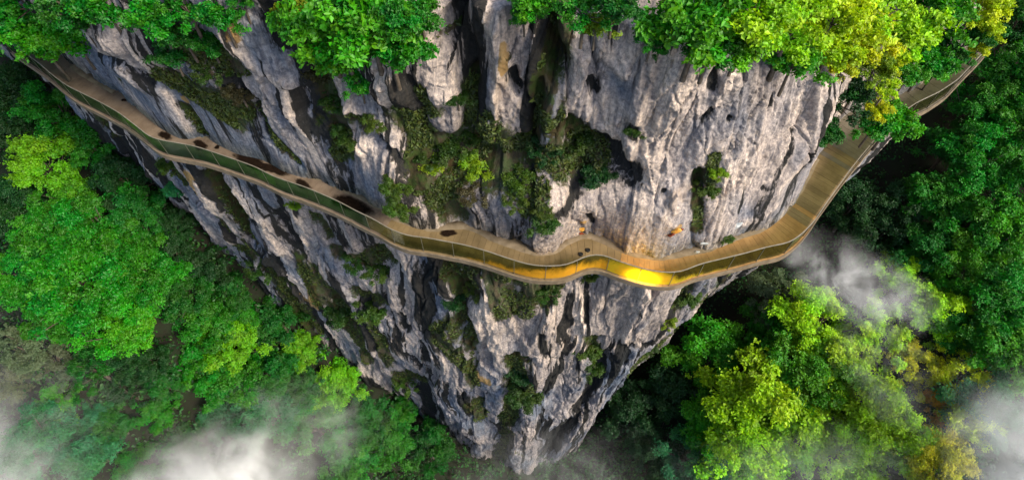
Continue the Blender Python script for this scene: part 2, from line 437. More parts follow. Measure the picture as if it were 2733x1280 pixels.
moss_shade = np.zeros(Sg.shape, np.float32); stain_shade = moss_shade.copy(); ochre = moss_shade.copy(); pale = moss_shade.copy(); blue = moss_shade.copy()  # moss and black water stains share their fields with the painted shade of gullies
FIELD = {'m': moss_shade, 's': stain_shade, 'o': ochre, 'p': pale, 'b': blue}
MARKS = [  # kinds (m moss, s black water mark, o ochre, p pale, b blue grey; s and m also paint gully shade, p sunlit edges), how deep it is cut in (+) or stands out (-) in metres, width in pixels, points
    ('s', 1.0, 38, [(228,95),(290,140),(345,170),(392,215)]), ('sm', .5, 26, [(300,195),(332,232)]), ('s', .7, 22, [(165,110),(185,150),(215,190)]), ('b', -.3, 60, [(160,85),(240,170),(330,245)]),
    ('p', -.7, 70, [(345,85),(400,110),(440,165)]), ('p', -.2, 24, [(425,165),(450,190)]), ('m', .7, 110, [(470,200),(560,260),(640,300)]), ('m', .3, 90, [(480,90),(560,130),(620,180)]), ('b', -.3, 60, [(350,235),(430,300),(500,355)]),
    ('p', -.1, 18, [(452,245),(480,300),(512,350)]), ('sm', .8, 34, [(500,285),(540,350)]), ('b', -.2, 36, [(580,325),(625,385)]), ('o', 0, 30, [(645,50),(652,90)]), ('o', 0, 24, [(488,255)]), ('p', -.3, 26, [(620,70),(660,120),(700,170)]),
    ('s', .8, 34, [(700,40),(730,110)]), ('s', .6, 30, [(640,230),(690,300),(720,370)]), ('b', -.3, 46, [(690,60),(720,150),(760,205)]), ('p', -.45, 46, [(735,200),(780,290),(830,390),(870,460)]), ('s', .7, 26, [(770,230),(800,290)]), ('sm', .7, 30, [(690,310),(740,380),(790,440)]),
    ('m', .6, 90, [(790,60),(830,140),(850,230)]), ('o', 0, 30, [(820,140),(830,190)]), ('m', .9, 80, [(840,240),(880,340),(905,430)]), ('m', .5, 50, [(890,300),(960,350)]), ('p', -.4, 36, [(930,315),(1010,370),(1060,430),(1110,480)]), ('p', -.3, 40, [(925,395),(970,400)]),
    ('s', .5, 24, [(970,350),(1040,420),(1085,470)]), ('b', -.2, 50, [(985,480),(1010,530)]), ('p', -.6, 95, [(1010,210),(1050,260)]), ('s', .5, 20, [(1095,200),(1092,270)]), ('m', .3, 46, [(1130,230),(1150,290)]),
    ('p', -.5, 60, [(1180,120),(1195,220)]), ('s', 1.3, 40, [(1215,20),(1235,110),(1235,200)]), ('sm', 1.0, 34, [(1245,220),(1255,300),(1240,360)]), ('b', -.2, 46, [(1285,200),(1290,320),(1330,400)]), ('p', -.5, 54, [(1310,20),(1335,110),(1345,180)]), ('o', 0, 20, [(1345,120),(1350,170)]),
    ('s', .9, 26, [(1362,180),(1372,240)]), ('p', -.3, 20, [(1320,230),(1332,340)]), ('m', .9, 95, [(1090,330),(1150,400),(1230,440)]), ('m', .9, 90, [(1230,420),(1310,470),(1370,480)]), ('m', 1.5, 80, [(1200,520),(1225,590)]), ('o', 0, 30, [(1205,500)]),
    ('m', .6, 60, [(1100,430),(1130,520)]), ('b', .3, 34, [(1280,390),(1390,410)]), ('s', 1.5, 60, [(1425,90),(1470,130),(1480,210)]), ('s', .9, 36, [(1468,60),(1490,200),(1466,240)]), ('sm', 1.0, 32, [(1425,250),(1428,340),(1420,420)]), ('b', -.3, 40, [(1460,260),(1450,380)]),
    ('p', -.5, 60, [(1520,110),(1535,220),(1520,330)]), ('p', -.4, 40, [(1600,140),(1650,170)]), ('b', -.2, 60, [(1650,200),(1660,320)]), ('sm', 1.0, 60, [(1440,360),(1510,370),(1560,400)]), ('s', 1.2, 60, [(1600,430),(1650,440),(1655,490)]), ('m', .9, 70, [(1400,440),(1500,470),(1600,480)]),
    ('s', 1.1, 42, [(1540,500),(1530,560),(1500,610)]), ('m', .7, 60, [(1440,560),(1420,600)]), ('p', -.4, 60, [(1480,530),(1470,560)]), ('s', .6, 26, [(1690,340),(1680,360)]), ('p', -.2, 22, [(1570,250),(1575,370)]), ('s', .5, 22, [(1575,210),(1578,250)]),
    ('p', -.5, 80, [(1800,240),(1880,200),(1960,180)]), ('p', -.3, 70, [(1780,320),(1860,300)]), ('p', 0, 46, [(1780,360),(1850,330),(1910,280)]), ('s', .6, 24, [(1912,180),(1920,230)]), ('s', .5, 22, [(1880,345),(1905,310)]), ('s', .4, 18, [(1945,320)]), ('p', -.3, 36, [(1800,100),(1790,200)]),
    ('b', -.1, 80, [(2020,330),(1980,420)]), ('b', -.1, 90, [(2150,230),(2080,340)]), ('p', -.3, 34, [(2235,230),(2190,320),(2130,420),(2080,500)]), ('s', .4, 16, [(2072,270),(2060,300)]), ('s', .3, 14, [(2050,500)]), ('p', -.2, 26, [(1930,400),(1860,490),(1850,560)]),
    ('sm', .8, 30, [(1872,490),(1862,560),(1866,640)]), ('m', .3, 40, [(1910,430),(1890,500)]), ('s', .5, 18, [(1990,500),(1975,560)]), ('b', -.1, 60, [(1960,540),(2000,590)]), ('p', -.2, 24, [(2075,540),(1990,600)]), ('p', -.3, 18, [(1800,530),(1805,580)]), ('p', -.3, 20, [(1770,580),(1790,610)]), ('o', -.2, 18, [(1803,620)]), ('s', .3, 18, [(1780,535)]),
    ('p', -.2, 26, [(1545,560),(1600,600)]), ('s', .4, 14, [(1576,590),(1578,625)]), ('o', -.2, 16, [(1552,620)]),
    # below the deck
    ('b', -.2, 56, [(280,330),(350,410),(440,500)]), ('p', -.2, 16, [(355,360),(390,430),(410,470)]), ('s', .5, 16, [(305,345),(330,385)]), ('m', .4, 60, [(470,560),(500,640),(540,700)]), ('o', 0, 34, [(525,450),(530,490)]), ('p', -.3, 26, [(540,490),(590,580),(625,650)]), ('sm', 1.0, 34, [(575,470),(620,560),(660,640)]),
    ('p', -.6, 60, [(640,490),(690,560),(730,640)]), ('m', .5, 50, [(450,440),(480,470)]), ('b', -.1, 40, [(660,600),(700,680)]), ('s', .7, 28, [(760,560),(790,640),(800,680)]), ('p', -.2, 20, [(800,560),(830,640)]), ('m', .6, 40, [(840,580),(880,640)]), ('p', -.3, 40, [(770,720),(820,810),(850,900)]), ('o', -.2, 34, [(822,745),(835,810)]), ('m', .2, 30, [(830,820),(850,900)]), ('p', -.2, 34, [(865,720),(880,830),(900,920)]),
    ('m', .8, 60, [(650,680),(700,720),(740,740)]), ('sm', .5, 50, [(590,720),(640,790)]), ('m', .9, 60, [(890,690),(960,710),(1025,705)]), ('m', .7, 56, [(905,790),(920,860)]), ('m', .6, 56, [(950,790),(1015,815)]), ('b', .3, 34, [(1030,670),(1060,740),(1080,780)]), ('b', .3, 44, [(1120,700),(1150,760),(1165,830)]), ('p', -.2, 14, [(1065,685),(1090,760)]), ('p', -.2, 14, [(1100,690),(1118,780)]), ('p', -.3, 26, [(1160,690),(1180,800)]),
    ('sm', 1.0, 50, [(1215,700),(1215,800),(1235,870)]), ('m', .6, 34, [(1255,720),(1262,800)]), ('m', .4, 34, [(1250,880),(1262,940)]), ('o', 0, 16, [(1258,890),(1262,930)]), ('p', -.4, 60, [(1300,740),(1290,850),(1310,910)]), ('p', -.3, 80, [(960,900),(1040,930),(1100,900)]), ('s', .4, 18, [(1075,830),(1085,880)]), ('m', .5, 54, [(1060,1010),(1110,1010)]), ('s', .6, 20, [(1105,950),(1120,980)]),
    ('o', -.2, 34, [(1260,985),(1300,1010)]), ('p', -.2, 26, [(1285,1080)]), ('p', -.1, 18, [(1238,1038)]), ('sm', 1.3, 40, [(1372,960),(1370,1050),(1345,1150),(1330,1230)]), ('m', .8, 70, [(1395,1040),(1400,1090)]), ('b', -.1, 80, [(1180,1060),(1250,1130)]), ('b', 0, 80, [(1440,1080),(1480,1150)]),
    ('sm', .9, 40, [(1455,750),(1480,800),(1430,850)]), ('s', .7, 14, [(1560,760),(1565,860)]), ('m', .9, 44, [(1570,900),(1590,960)]), ('s', 2.0, 32, [(1600,960),(1570,1070),(1510,1150),(1450,1225)]), ('s', .5, 20, [(1450,900),(1455,960)]), ('p', -.3, 50, [(1530,740),(1530,860),(1520,930)]), ('p', -.3, 24, [(1745,760),(1700,850),(1680,910)]),
    ('m', .7, 40, [(1840,770),(1815,820)]), ('m', .4, 30, [(1785,855)]), ('s', .6, 22, [(1715,925),(1740,920)]), ('p', -.2, 24, [(1900,770),(1860,850)]), ('b', 0, 60, [(1700,950),(1640,1040)]), ('s', .6, 20, [(1690,920),(1670,980)])]
for kinds, cut, wpx, pts in MARKS:
    r = stroke_field(pts, wpx)
    if r is None: continue
    sl, fld, w = r
    for k in kinds:
        FIELD[k][:, sl] = np.maximum(FIELD[k][:, sl], fld)
    disp[:, sl] -= 0.55 * min(cut, 1.6) * np.clip(fld * 1.25, 0, 1)

guard = sstep(-1.6, -0.3, Zg) * (1 - sstep(2.4, 4.2, Zg)) * (c < 1e-6)          # keep the deck clear
tight = np.clip(disp * 0.5, -1.6, 0.10)
disp = disp * (1 - guard) + tight * guard
disp = np.minimum(disp, 1.0)
disp_face = disp * (1 - sstep(0, 0.35, c))
X = P0x + nv[None, :, 0] * disp_face; Y = P0y + nv[None, :, 1] * disp_face
rough_top = (fbm(X * 0.5, Y * 0.5, X * 0 + 2, 4) - 0.45) * 3.0 * sstep(0, 0.2, c)
Z = Zg + rough_top + 0.35 * (fbm(Sg * 0.9, Zn * 0.8, Sg * 0 + 12.2, 4) - 0.5) * (1 - guard) + sstep(0.6, 1, a) * (1 - c) * (c1 - 0.5) * 0.9
moss_shade = np.maximum(moss_shade, sstep(0.02, 0.2, c) * 0.75)
# moss on what faces up
dZ = np.gradient(disp, axis=0) / (np.abs(np.gradient(Zg, axis=0)) + 1e-3)
ledge_up = sstep(0.8, 2.0, np.gradient(disp, axis=0) / (np.abs(np.gradient(Zg, axis=0)) + 0.02)) * sstep(0.48, 0.6, fbm(Sg * 0.22, Zn * 0.18, Sg * 0 + 5.5, 3))
moss_shade = np.maximum(moss_shade, 0.75 * ledge_up)
leftw = 0.10 * (1 - sstep(s_at(1000, 540), s_at(1250, 610), Sg))
gl = sstep(0.74, 0.52, f1) * sstep(0.42, 0.54, leftw + fbm(Sg * 0.3 + 11, Zn * 0.16, Sg * 0 + 6.5, 4))     # growth in the deep flutes, its dark tone also painting their shade
moss_shade = np.maximum(moss_shade, 0.8 * gl * (1 - guard))
stk = sstep(0.52, 0.60, leftw * 0.5 + fbm(sw * 1.7 + 57, Zn * 0.085, Sg * 0 + 2.5, 4)) * sstep(0.36, 0.50, fbm(Sg * 0.25 + 31, Zn * 0.12, Sg * 0 + 8.5, 2))
stain_shade = np.maximum(stain_shade, 1.0 * stk * (1 - 0.4 * guard))
# the stone itself: bluer towards the left, paler and warmer high on the right
lft = 1 - sstep(s_at(700, 430), s_at(1350, 650), Sg)
blue = np.clip(blue + 0.30 * lft + 0.25 * sstep(-8, -20, Zg) - 0.25 * (1 - lft) * sstep(-1, 3, Zg), -0.3, 1)
pale = np.maximum(pale, (1 - lft) * sstep(0, 4, Zg) * 0.62 * sstep(0.40, 0.60, fbm(Sg * 0.35 + 5, Zn * 0.22, Sg * 0 + 3.3, 4)))
pale = np.maximum(pale, 0.5 * sstep(0.50, 0.66, fbm(Sg * 0.5 + 75, Zn * 0.16, Sg * 0 + 1.3, 4)))
V = np.stack([X, Y, Z], -1).reshape(-1, 3)
idx = np.arange(NR * NS).reshape(NR, NS)
Q = np.stack([idx[:-1, :-1], idx[1:, :-1], idx[1:, 1:], idx[:-1, 1:]], -1).reshape(-1, 4)
me = mesh_np('cliff', V, Q, smooth=True)
def put_color(me, name, r, g, bl):
    at_ = me.attributes.new(name, 'FLOAT_COLOR', 'POINT')
    buf = np.stack([r.ravel(), g.ravel(), bl.ravel(), np.ones(r.size)], -1).astype(np.float32)
    at_.data.foreach_set('color', buf.ravel())
put_color(me, 'marks', moss_shade, stain_shade, ochre)
put_color(me, 'tones', pale, blue, 0.5 * c1 + 0.5 * c2)
cliff = tag(link('cliff', me, M_ROCK), kind='structure')
CP = V.reshape(NR, NS, 3)
gu, gv, gw = proj(CP[::3, ::3].reshape(-1, 3)); CPs = CP[::3, ::3].reshape(-1, 3)
CNs = np.repeat(nv[None, ::3], len(rows[::3]), 0).reshape(-1, 2)
def rock_at(px, py):
    d = (gu - px) ** 2 + (gv - py) ** 2
    near = d < max(d.min() * 1.5 + 20, 40)
    k = np.where(near)[0][np.argmin(gw[near])]
    return CPs[k], CNs[k], gw[k]

# ------------------------------------------------------------------ the valley ground
TAL_S = np.array([clL[0], s_at(200, 185), s_at(382, 297), s_at(545, 362), s_at(750, 450), s_at(950, 525), clL[-1]])
TAL_H = np.array([-8.0, -14.0, -22.0, -28.0, -37.0, -46.0, -60.0])     # how high the scree reaches up the left wall
def ground_z(x, y):
    x = np.asarray(x, float); y = np.asarray(y, float)
    r = np.hypot(x - 3.0, y - 12.0)
    g = -45 + 0.45 * r
    g = np.where(g > -22, -22 + 10 * (1 - np.exp(-(g + 22) / 10)), g)
    xf, yf = x.ravel(), y.ravel(); tal = np.empty(xf.shape)
    cs = cl[::12]; ns = nout[::12]; ls = clL[::12]
    for i in range(0, len(xf), 8000):
        dx = xf[i:i + 8000, None] - cs[None, :, 0]; dy = yf[i:i + 8000, None] - cs[None, :, 1]
        k = np.argmin(dx * dx + dy * dy, 1); m_ = np.arange(len(k))
        dist = np.sqrt(dx[m_, k] ** 2 + dy[m_, k] ** 2); side = dx[m_, k] * ns[k, 0] + dy[m_, k] * ns[k, 1]
        tal[i:i + 8000] = np.interp(ls[k], TAL_S, TAL_H) - 0.62 * np.where(side > 0, dist, 0)
    tal = tal.reshape(x.shape)
    g = 0.5 * (g + tal + np.sqrt((g - tal) ** 2 + 4.0))
    return g + (fbm(x * 0.07 + 20, y * 0.07 + 20, x * 0 + 1.0, 4) - 0.5) * 3.0
gx, gy = np.meshgrid(np.linspace(-150, 150, 220), np.linspace(-60, 190, 190))
gz = ground_z(gx, gy)
idx = np.arange(gx.size).reshape(gx.shape)
Q = np.stack([idx[:-1, :-1], idx[:-1, 1:], idx[1:, 1:], idx[1:, :-1]], -1).reshape(-1, 4)
tag(link('valley_ground', mesh_np('valley_ground', np.stack([gx, gy, gz], -1).reshape(-1, 3), Q, True), M_SOIL), kind='structure')

# ------------------------------------------------------------------ leaves
def leaf_mesh(name, C0, N0, size, rgen, aspect=0.62, droop=0.25, tone=None, hue_=None):
    """one folded blade per point: C0 centres, N0 facing, size lengths"""
    n = len(C0)
    t1 = rgen.normal(size=(n, 3)); t1 -= (t1 * N0).sum(1)[:, None] * N0; t1 /= np.linalg.norm(t1, axis=1)[:, None] + 1e-9
    t2 = np.cross(N0, t1)
    L = size[:, None]; W = L * aspect * rgen.uniform(0.75, 1.2, (n, 1))
    base = C0 - t1 * L * 0.5; tip = C0 + t1 * L * 0.5 - N0 * L * droop
    lf = C0 + t2 * W * 0.5 + N0 * L * 0.10 - t1 * L * 0.04; rt = C0 - t2 * W * 0.5 + N0 * L * 0.10 - t1 * L * 0.04
    V = np.stack([base, lf, tip, rt], 1).reshape(-1, 3)
    k = np.arange(n)[:, None] * 4
    T = np.concatenate([k + [0, 2, 1], k + [0, 3, 2]], 1).reshape(-1, 3)
    me = mesh_np(name, V, T)
    r1 = np.repeat(rgen.random(n) if hue_ is None else 0.6 * hue_ + 0.4 * rgen.random(n), 4); r2 = np.repeat(rgen.random(n) if tone is None else np.clip(0.65 * tone + 0.35 * rgen.random(n), 0, 1), 4)
    put_color(me, 'leafvar', r1, r2, r1 * 0)
    me.materials.append(M_LEAF)
    return me

def tube(V, T, p0, p1, r0, r1, k=6):
    p0 = np.array(p0, float); p1 = np.array(p1, float); d = p1 - p0; d /= np.linalg.norm(d) + 1e-9
    a_ = np.cross(d, [0.3, 0.9, 0.2]); a_ /= np.linalg.norm(a_); b_ = np.cross(d, a_)
    o = len(V)
    for p, r in ((p0, r0), (p1, r1)):
        for i in range(k):
            an = 2 * math.pi * i / k
            V.append(p + r * (math.cos(an) * a_ + math.sin(an) * b_))
    for i in range(k):
        j = (i + 1) % k
        T.append((o + i, o + j, o + k + j, o + k + i))

def make_tree(seed, R, H, npuff, nleaf, leaf, flat=0.75, pr=(0.22, 0.38), spread=1.0):
    """crown of leaf clumps round the tips of limbs; base at z = 0, crown centre at H"""
    g = np.random.default_rng(seed)
    pc = []; prad = []
    while len(pc) < npuff:
        p = g.normal(size=3); p /= np.linalg.norm(p)
        p *= g.uniform(0.3, 1.0) ** 0.7 * (0.75 + 0.5 * float(vnoise(np.array([p[0] * 1.6 + seed]), np.array([p[1] * 1.6]), np.array([p[2] * 1.6]))[0]))
        if p[2] < -0.35: continue
        pc.append(p * np.array([R * spread, R, R * flat]) * (1 + 0.16 * g.normal())); prad.append(R * g.uniform(*pr))
    pc = np.array(pc); prad = np.array(prad)
    w = prad ** 2; w /= w.sum()
    nsp = nleaf // 7                                   # sprays of about seven leaves
    k = g.choice(npuff, nsp, p=w)
    d = g.normal(size=(nsp, 3)); d[:, 2] = np.abs(d[:, 2]) * 0.9 + d[:, 2] * 0.35; d /= np.linalg.norm(d, axis=1)[:, None]
    lob = 0.55 + 0.75 * vnoise(d[:, 0] * 2.4 + k * 3.1, d[:, 1] * 2.4 + k * 1.7, d[:, 2] * 2.4 + seed)   # each clump is lobed
    rr = prad[k] * lob * (1 - 0.60 * g.random(nsp) ** 1.6) * np.where(g.random(nsp) < 0.16, g.uniform(1.2, 1.65, nsp), 1.0)
    C1 = pc[k] + d * rr[:, None] * np.array([1, 1, 0.8])
    N1 = d * 0.55 + np.array([0, 0, 0.5]) + g.normal(size=(nsp, 3)) * 0.35; N1 /= np.linalg.norm(N1, axis=1)[:, None]
    j = g.integers(0, nsp, nleaf)
    off = g.normal(size=(nleaf, 3)); off -= (off * N1[j]).sum(1)[:, None] * N1[j]
    C0 = C1[j] + off * leaf * 0.62 + g.normal(size=(nleaf, 3)) * leaf * 0.12
    N0 = N1[j] + g.normal(size=(nleaf, 3)) * 0.28; N0 /= np.linalg.norm(N0, axis=1)[:, None]
    tone = (0.45 * g.random(npuff)[k] + 0.55 * g.random(nsp) ** 1.3)[j]; hue_ = (g.random(npuff)[k])[j]
    C0[:, 2] += H
    crown = leaf_mesh('crown', C0, N0, leaf * g.uniform(0.7, 1.35, nleaf), g, tone=tone, hue_=hue_)
    V = []; T = []
    tube(V, T, (0, 0, -1.5), (0.05 * R, 0, H * 0.55), R * 0.075, R * 0.055, 8)
    fork = np.array([0.05 * R, 0, H * 0.55])
    tube(V, T, fork, (0, 0.06 * R, H + R * flat * 0.3), R * 0.05, R * 0.02, 6)
    for i in g.permutation(npuff)[:max(6, npuff // 3)]:
        e = pc[i] + [0, 0, H]; mid = fork * 0.5 + e * 0.5 + g.normal(size=3) * R * 0.05
        tube(V, T, fork, mid, R * 0.028, R * 0.018, 5); tube(V, T, mid, e, R * 0.018, R * 0.006, 5)
    trunk = mesh_np('trunk', np.array(V), np.array(T), True)
    trunk.materials.append(M_BARK)
    return crown, trunk, R, H

# forest trees (radius 5 m) and scrub (radius 1.5 m)
TREES = [make_tree(1, 5, 7.5, 60, 27000, 0.29, 0.95, (0.16, 0.30)), make_tree(2, 5, 7.0, 46, 23000, 0.29, 1.0, (0.16, 0.30)), make_tree(3, 5, 7.5, 80, 27000, 0.28, 0.95, (0.13, 0.24)),
         make_tree(4, 5, 8.0, 38, 20000, 0.32, 0.95, (0.16, 0.32), 0.9), make_tree(5, 5, 7.0, 40, 11000, 0.27, 0.8, (0.12, 0.24))]
SHRUBS = [make_tree(21, 1.5, 1.2, 34, 5500, 0.20, 0.8, (0.18, 0.34)), make_tree(22, 1.5, 1.1, 22, 5000, 0.18, 0.9, (0.18, 0.34)), make_tree(23, 1.5, 1.1, 40, 5500, 0.14, 0.65, (0.14, 0.26))]

HUE = {'green': (.018, .185, .003), 'bright': (.050, .260, .003), 'spring': (.110, .350, .003), 'lime': (.240, .520, .003), 'deep': (.011, .115, .005), 'dark': (.008, .052, .007), 'teal': (.016, .150, .045),  # lime and yellow tones also paint warm sunlight, the dark one shade between crowns
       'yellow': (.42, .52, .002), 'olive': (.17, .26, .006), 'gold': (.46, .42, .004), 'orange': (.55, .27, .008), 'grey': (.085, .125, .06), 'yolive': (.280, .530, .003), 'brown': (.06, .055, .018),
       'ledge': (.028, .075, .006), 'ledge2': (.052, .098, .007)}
def copy_plant(proto, name, cat, parts, loc, scale, rot, hue, label, group, tilt=(0, 0)):
    crown, trunk, R, H = proto
    root = empty(name, loc); root.scale = scale; root.rotation_euler = (tilt[0], tilt[1], rot)
    tag(root, label, cat, group)
    o1 = bpy.data.objects.new(parts[0], trunk); COL.objects.link(o1); o1.parent = root
    o2 = bpy.data.objects.new(parts[1], crown); COL.objects.link(o2); o2.parent = root
    j = rng.uniform(0.88, 1.12, 3); h = HUE[hue]
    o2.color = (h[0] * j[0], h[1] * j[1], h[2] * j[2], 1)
    return root

def forest_tree(px, py, rpx, hue, kind, label, group):
    crown, trunk, R, H = TREES[kind]
    d = ray(px, py); r = 5.0
    for it in range(3):
        h = H * r / R
        lo, hi = 10.0, 260.0
        for _ in range(40):
            mid = 0.5 * (lo + hi); P = CAMP + d * mid
            if P[2] > float(ground_z(np.array([P[0]]), np.array([P[1]]))[0]) + h: lo = mid
            else: hi = mid
        P = CAMP + d * lo; r = (0.84 if px < 1366 else 1.06) * rpx * lo / F_PX
    s = r / R
    copy_plant(TREES[kind], 'broadleaf_tree', 'tree', ('trunk', 'crown'), (P[0], P[1], P[2] - H * s), (s, s, s), rng.uniform(0, 6.28), hue, label, group)

GL, GR = 'trees in the valley left of the cliff', 'trees in the valley right of the cliff'
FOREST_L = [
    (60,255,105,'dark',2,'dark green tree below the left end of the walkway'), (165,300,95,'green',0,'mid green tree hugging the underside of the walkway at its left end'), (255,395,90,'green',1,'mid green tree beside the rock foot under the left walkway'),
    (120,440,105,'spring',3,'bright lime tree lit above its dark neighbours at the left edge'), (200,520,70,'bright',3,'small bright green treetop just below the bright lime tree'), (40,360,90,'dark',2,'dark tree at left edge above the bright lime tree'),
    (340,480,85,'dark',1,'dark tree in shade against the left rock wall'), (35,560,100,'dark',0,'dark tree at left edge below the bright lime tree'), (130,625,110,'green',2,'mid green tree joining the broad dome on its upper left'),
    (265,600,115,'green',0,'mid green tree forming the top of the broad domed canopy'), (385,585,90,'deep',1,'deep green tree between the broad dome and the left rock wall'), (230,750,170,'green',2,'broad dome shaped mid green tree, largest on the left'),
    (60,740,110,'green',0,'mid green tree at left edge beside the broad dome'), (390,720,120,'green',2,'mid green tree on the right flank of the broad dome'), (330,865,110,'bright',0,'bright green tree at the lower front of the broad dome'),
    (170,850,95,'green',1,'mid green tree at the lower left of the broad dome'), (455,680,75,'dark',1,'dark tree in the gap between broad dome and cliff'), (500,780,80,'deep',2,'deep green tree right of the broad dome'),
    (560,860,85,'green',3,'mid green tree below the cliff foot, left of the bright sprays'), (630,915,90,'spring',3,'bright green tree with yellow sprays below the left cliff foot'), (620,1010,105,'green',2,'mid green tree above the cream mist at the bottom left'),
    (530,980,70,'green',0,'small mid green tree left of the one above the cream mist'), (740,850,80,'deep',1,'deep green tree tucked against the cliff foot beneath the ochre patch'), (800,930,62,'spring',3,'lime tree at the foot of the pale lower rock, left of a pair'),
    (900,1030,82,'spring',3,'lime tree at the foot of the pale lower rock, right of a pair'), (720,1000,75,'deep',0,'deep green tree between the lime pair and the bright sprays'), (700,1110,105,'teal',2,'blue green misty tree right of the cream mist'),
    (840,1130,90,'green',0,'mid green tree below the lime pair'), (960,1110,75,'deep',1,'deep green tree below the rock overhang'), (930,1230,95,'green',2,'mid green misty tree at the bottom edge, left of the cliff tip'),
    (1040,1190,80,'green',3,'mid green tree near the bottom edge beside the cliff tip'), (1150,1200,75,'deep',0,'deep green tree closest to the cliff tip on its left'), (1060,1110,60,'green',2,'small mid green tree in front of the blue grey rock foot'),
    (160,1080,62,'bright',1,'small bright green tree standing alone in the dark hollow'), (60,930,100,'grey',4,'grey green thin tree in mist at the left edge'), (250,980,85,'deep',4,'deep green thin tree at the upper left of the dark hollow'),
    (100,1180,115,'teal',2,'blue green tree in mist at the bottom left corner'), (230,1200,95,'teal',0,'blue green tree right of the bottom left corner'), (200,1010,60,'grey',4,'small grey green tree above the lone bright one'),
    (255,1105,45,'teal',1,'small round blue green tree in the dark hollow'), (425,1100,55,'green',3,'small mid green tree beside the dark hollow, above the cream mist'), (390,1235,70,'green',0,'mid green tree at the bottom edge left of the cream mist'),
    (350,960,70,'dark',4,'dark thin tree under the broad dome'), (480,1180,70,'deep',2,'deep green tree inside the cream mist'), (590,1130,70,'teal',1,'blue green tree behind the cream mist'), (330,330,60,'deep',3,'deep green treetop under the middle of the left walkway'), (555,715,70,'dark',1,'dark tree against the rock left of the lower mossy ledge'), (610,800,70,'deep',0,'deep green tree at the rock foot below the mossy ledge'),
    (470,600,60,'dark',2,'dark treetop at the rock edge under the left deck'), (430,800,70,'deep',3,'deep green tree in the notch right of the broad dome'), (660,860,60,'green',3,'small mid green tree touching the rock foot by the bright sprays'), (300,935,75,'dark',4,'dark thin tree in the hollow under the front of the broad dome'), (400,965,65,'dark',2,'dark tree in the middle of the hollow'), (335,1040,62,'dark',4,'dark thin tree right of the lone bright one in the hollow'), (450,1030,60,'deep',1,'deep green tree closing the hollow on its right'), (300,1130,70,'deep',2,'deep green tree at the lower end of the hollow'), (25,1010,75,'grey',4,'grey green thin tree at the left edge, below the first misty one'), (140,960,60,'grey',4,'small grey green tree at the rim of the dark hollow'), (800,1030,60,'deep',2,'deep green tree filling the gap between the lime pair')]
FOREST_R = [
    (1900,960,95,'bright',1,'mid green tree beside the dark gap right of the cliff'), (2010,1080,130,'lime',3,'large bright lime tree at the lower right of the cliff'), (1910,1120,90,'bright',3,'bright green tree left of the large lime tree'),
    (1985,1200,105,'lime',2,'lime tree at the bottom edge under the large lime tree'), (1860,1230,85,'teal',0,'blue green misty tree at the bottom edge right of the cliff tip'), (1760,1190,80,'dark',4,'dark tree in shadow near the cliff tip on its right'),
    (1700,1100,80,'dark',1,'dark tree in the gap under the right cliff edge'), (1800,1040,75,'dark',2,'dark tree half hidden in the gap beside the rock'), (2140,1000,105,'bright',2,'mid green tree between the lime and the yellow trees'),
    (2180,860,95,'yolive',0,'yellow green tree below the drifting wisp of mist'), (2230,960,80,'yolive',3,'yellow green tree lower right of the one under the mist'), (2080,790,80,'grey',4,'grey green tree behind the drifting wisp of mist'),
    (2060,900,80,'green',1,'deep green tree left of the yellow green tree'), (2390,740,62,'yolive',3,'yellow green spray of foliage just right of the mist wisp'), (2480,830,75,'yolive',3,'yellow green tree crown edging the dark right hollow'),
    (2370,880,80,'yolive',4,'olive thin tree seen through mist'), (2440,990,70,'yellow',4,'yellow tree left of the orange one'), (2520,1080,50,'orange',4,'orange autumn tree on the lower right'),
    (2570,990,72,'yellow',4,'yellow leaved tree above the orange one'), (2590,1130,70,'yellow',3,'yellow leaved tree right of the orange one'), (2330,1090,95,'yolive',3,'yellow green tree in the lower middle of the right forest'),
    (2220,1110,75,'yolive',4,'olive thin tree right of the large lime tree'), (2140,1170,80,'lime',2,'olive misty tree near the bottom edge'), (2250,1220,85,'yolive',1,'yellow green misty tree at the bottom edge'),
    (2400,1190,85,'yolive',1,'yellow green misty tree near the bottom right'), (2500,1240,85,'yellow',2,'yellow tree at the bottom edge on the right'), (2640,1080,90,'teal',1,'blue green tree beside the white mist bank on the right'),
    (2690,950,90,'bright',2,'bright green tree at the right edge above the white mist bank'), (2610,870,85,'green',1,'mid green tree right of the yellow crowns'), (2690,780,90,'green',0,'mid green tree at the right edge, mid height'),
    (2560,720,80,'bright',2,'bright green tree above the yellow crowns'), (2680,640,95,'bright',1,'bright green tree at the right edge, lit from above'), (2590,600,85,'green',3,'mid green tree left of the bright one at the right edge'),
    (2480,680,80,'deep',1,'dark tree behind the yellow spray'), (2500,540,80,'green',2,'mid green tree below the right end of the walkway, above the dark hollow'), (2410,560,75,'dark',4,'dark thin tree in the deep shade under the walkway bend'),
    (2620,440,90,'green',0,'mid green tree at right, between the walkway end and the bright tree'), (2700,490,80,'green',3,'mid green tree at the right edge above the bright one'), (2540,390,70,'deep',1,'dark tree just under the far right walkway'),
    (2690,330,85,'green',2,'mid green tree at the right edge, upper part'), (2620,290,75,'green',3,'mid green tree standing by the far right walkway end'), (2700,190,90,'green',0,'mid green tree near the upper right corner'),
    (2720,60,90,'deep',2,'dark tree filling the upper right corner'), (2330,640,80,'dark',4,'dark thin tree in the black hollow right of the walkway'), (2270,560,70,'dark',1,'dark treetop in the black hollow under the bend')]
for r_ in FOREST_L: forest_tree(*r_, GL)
for r_ in FOREST_R: forest_tree(*r_, GR)

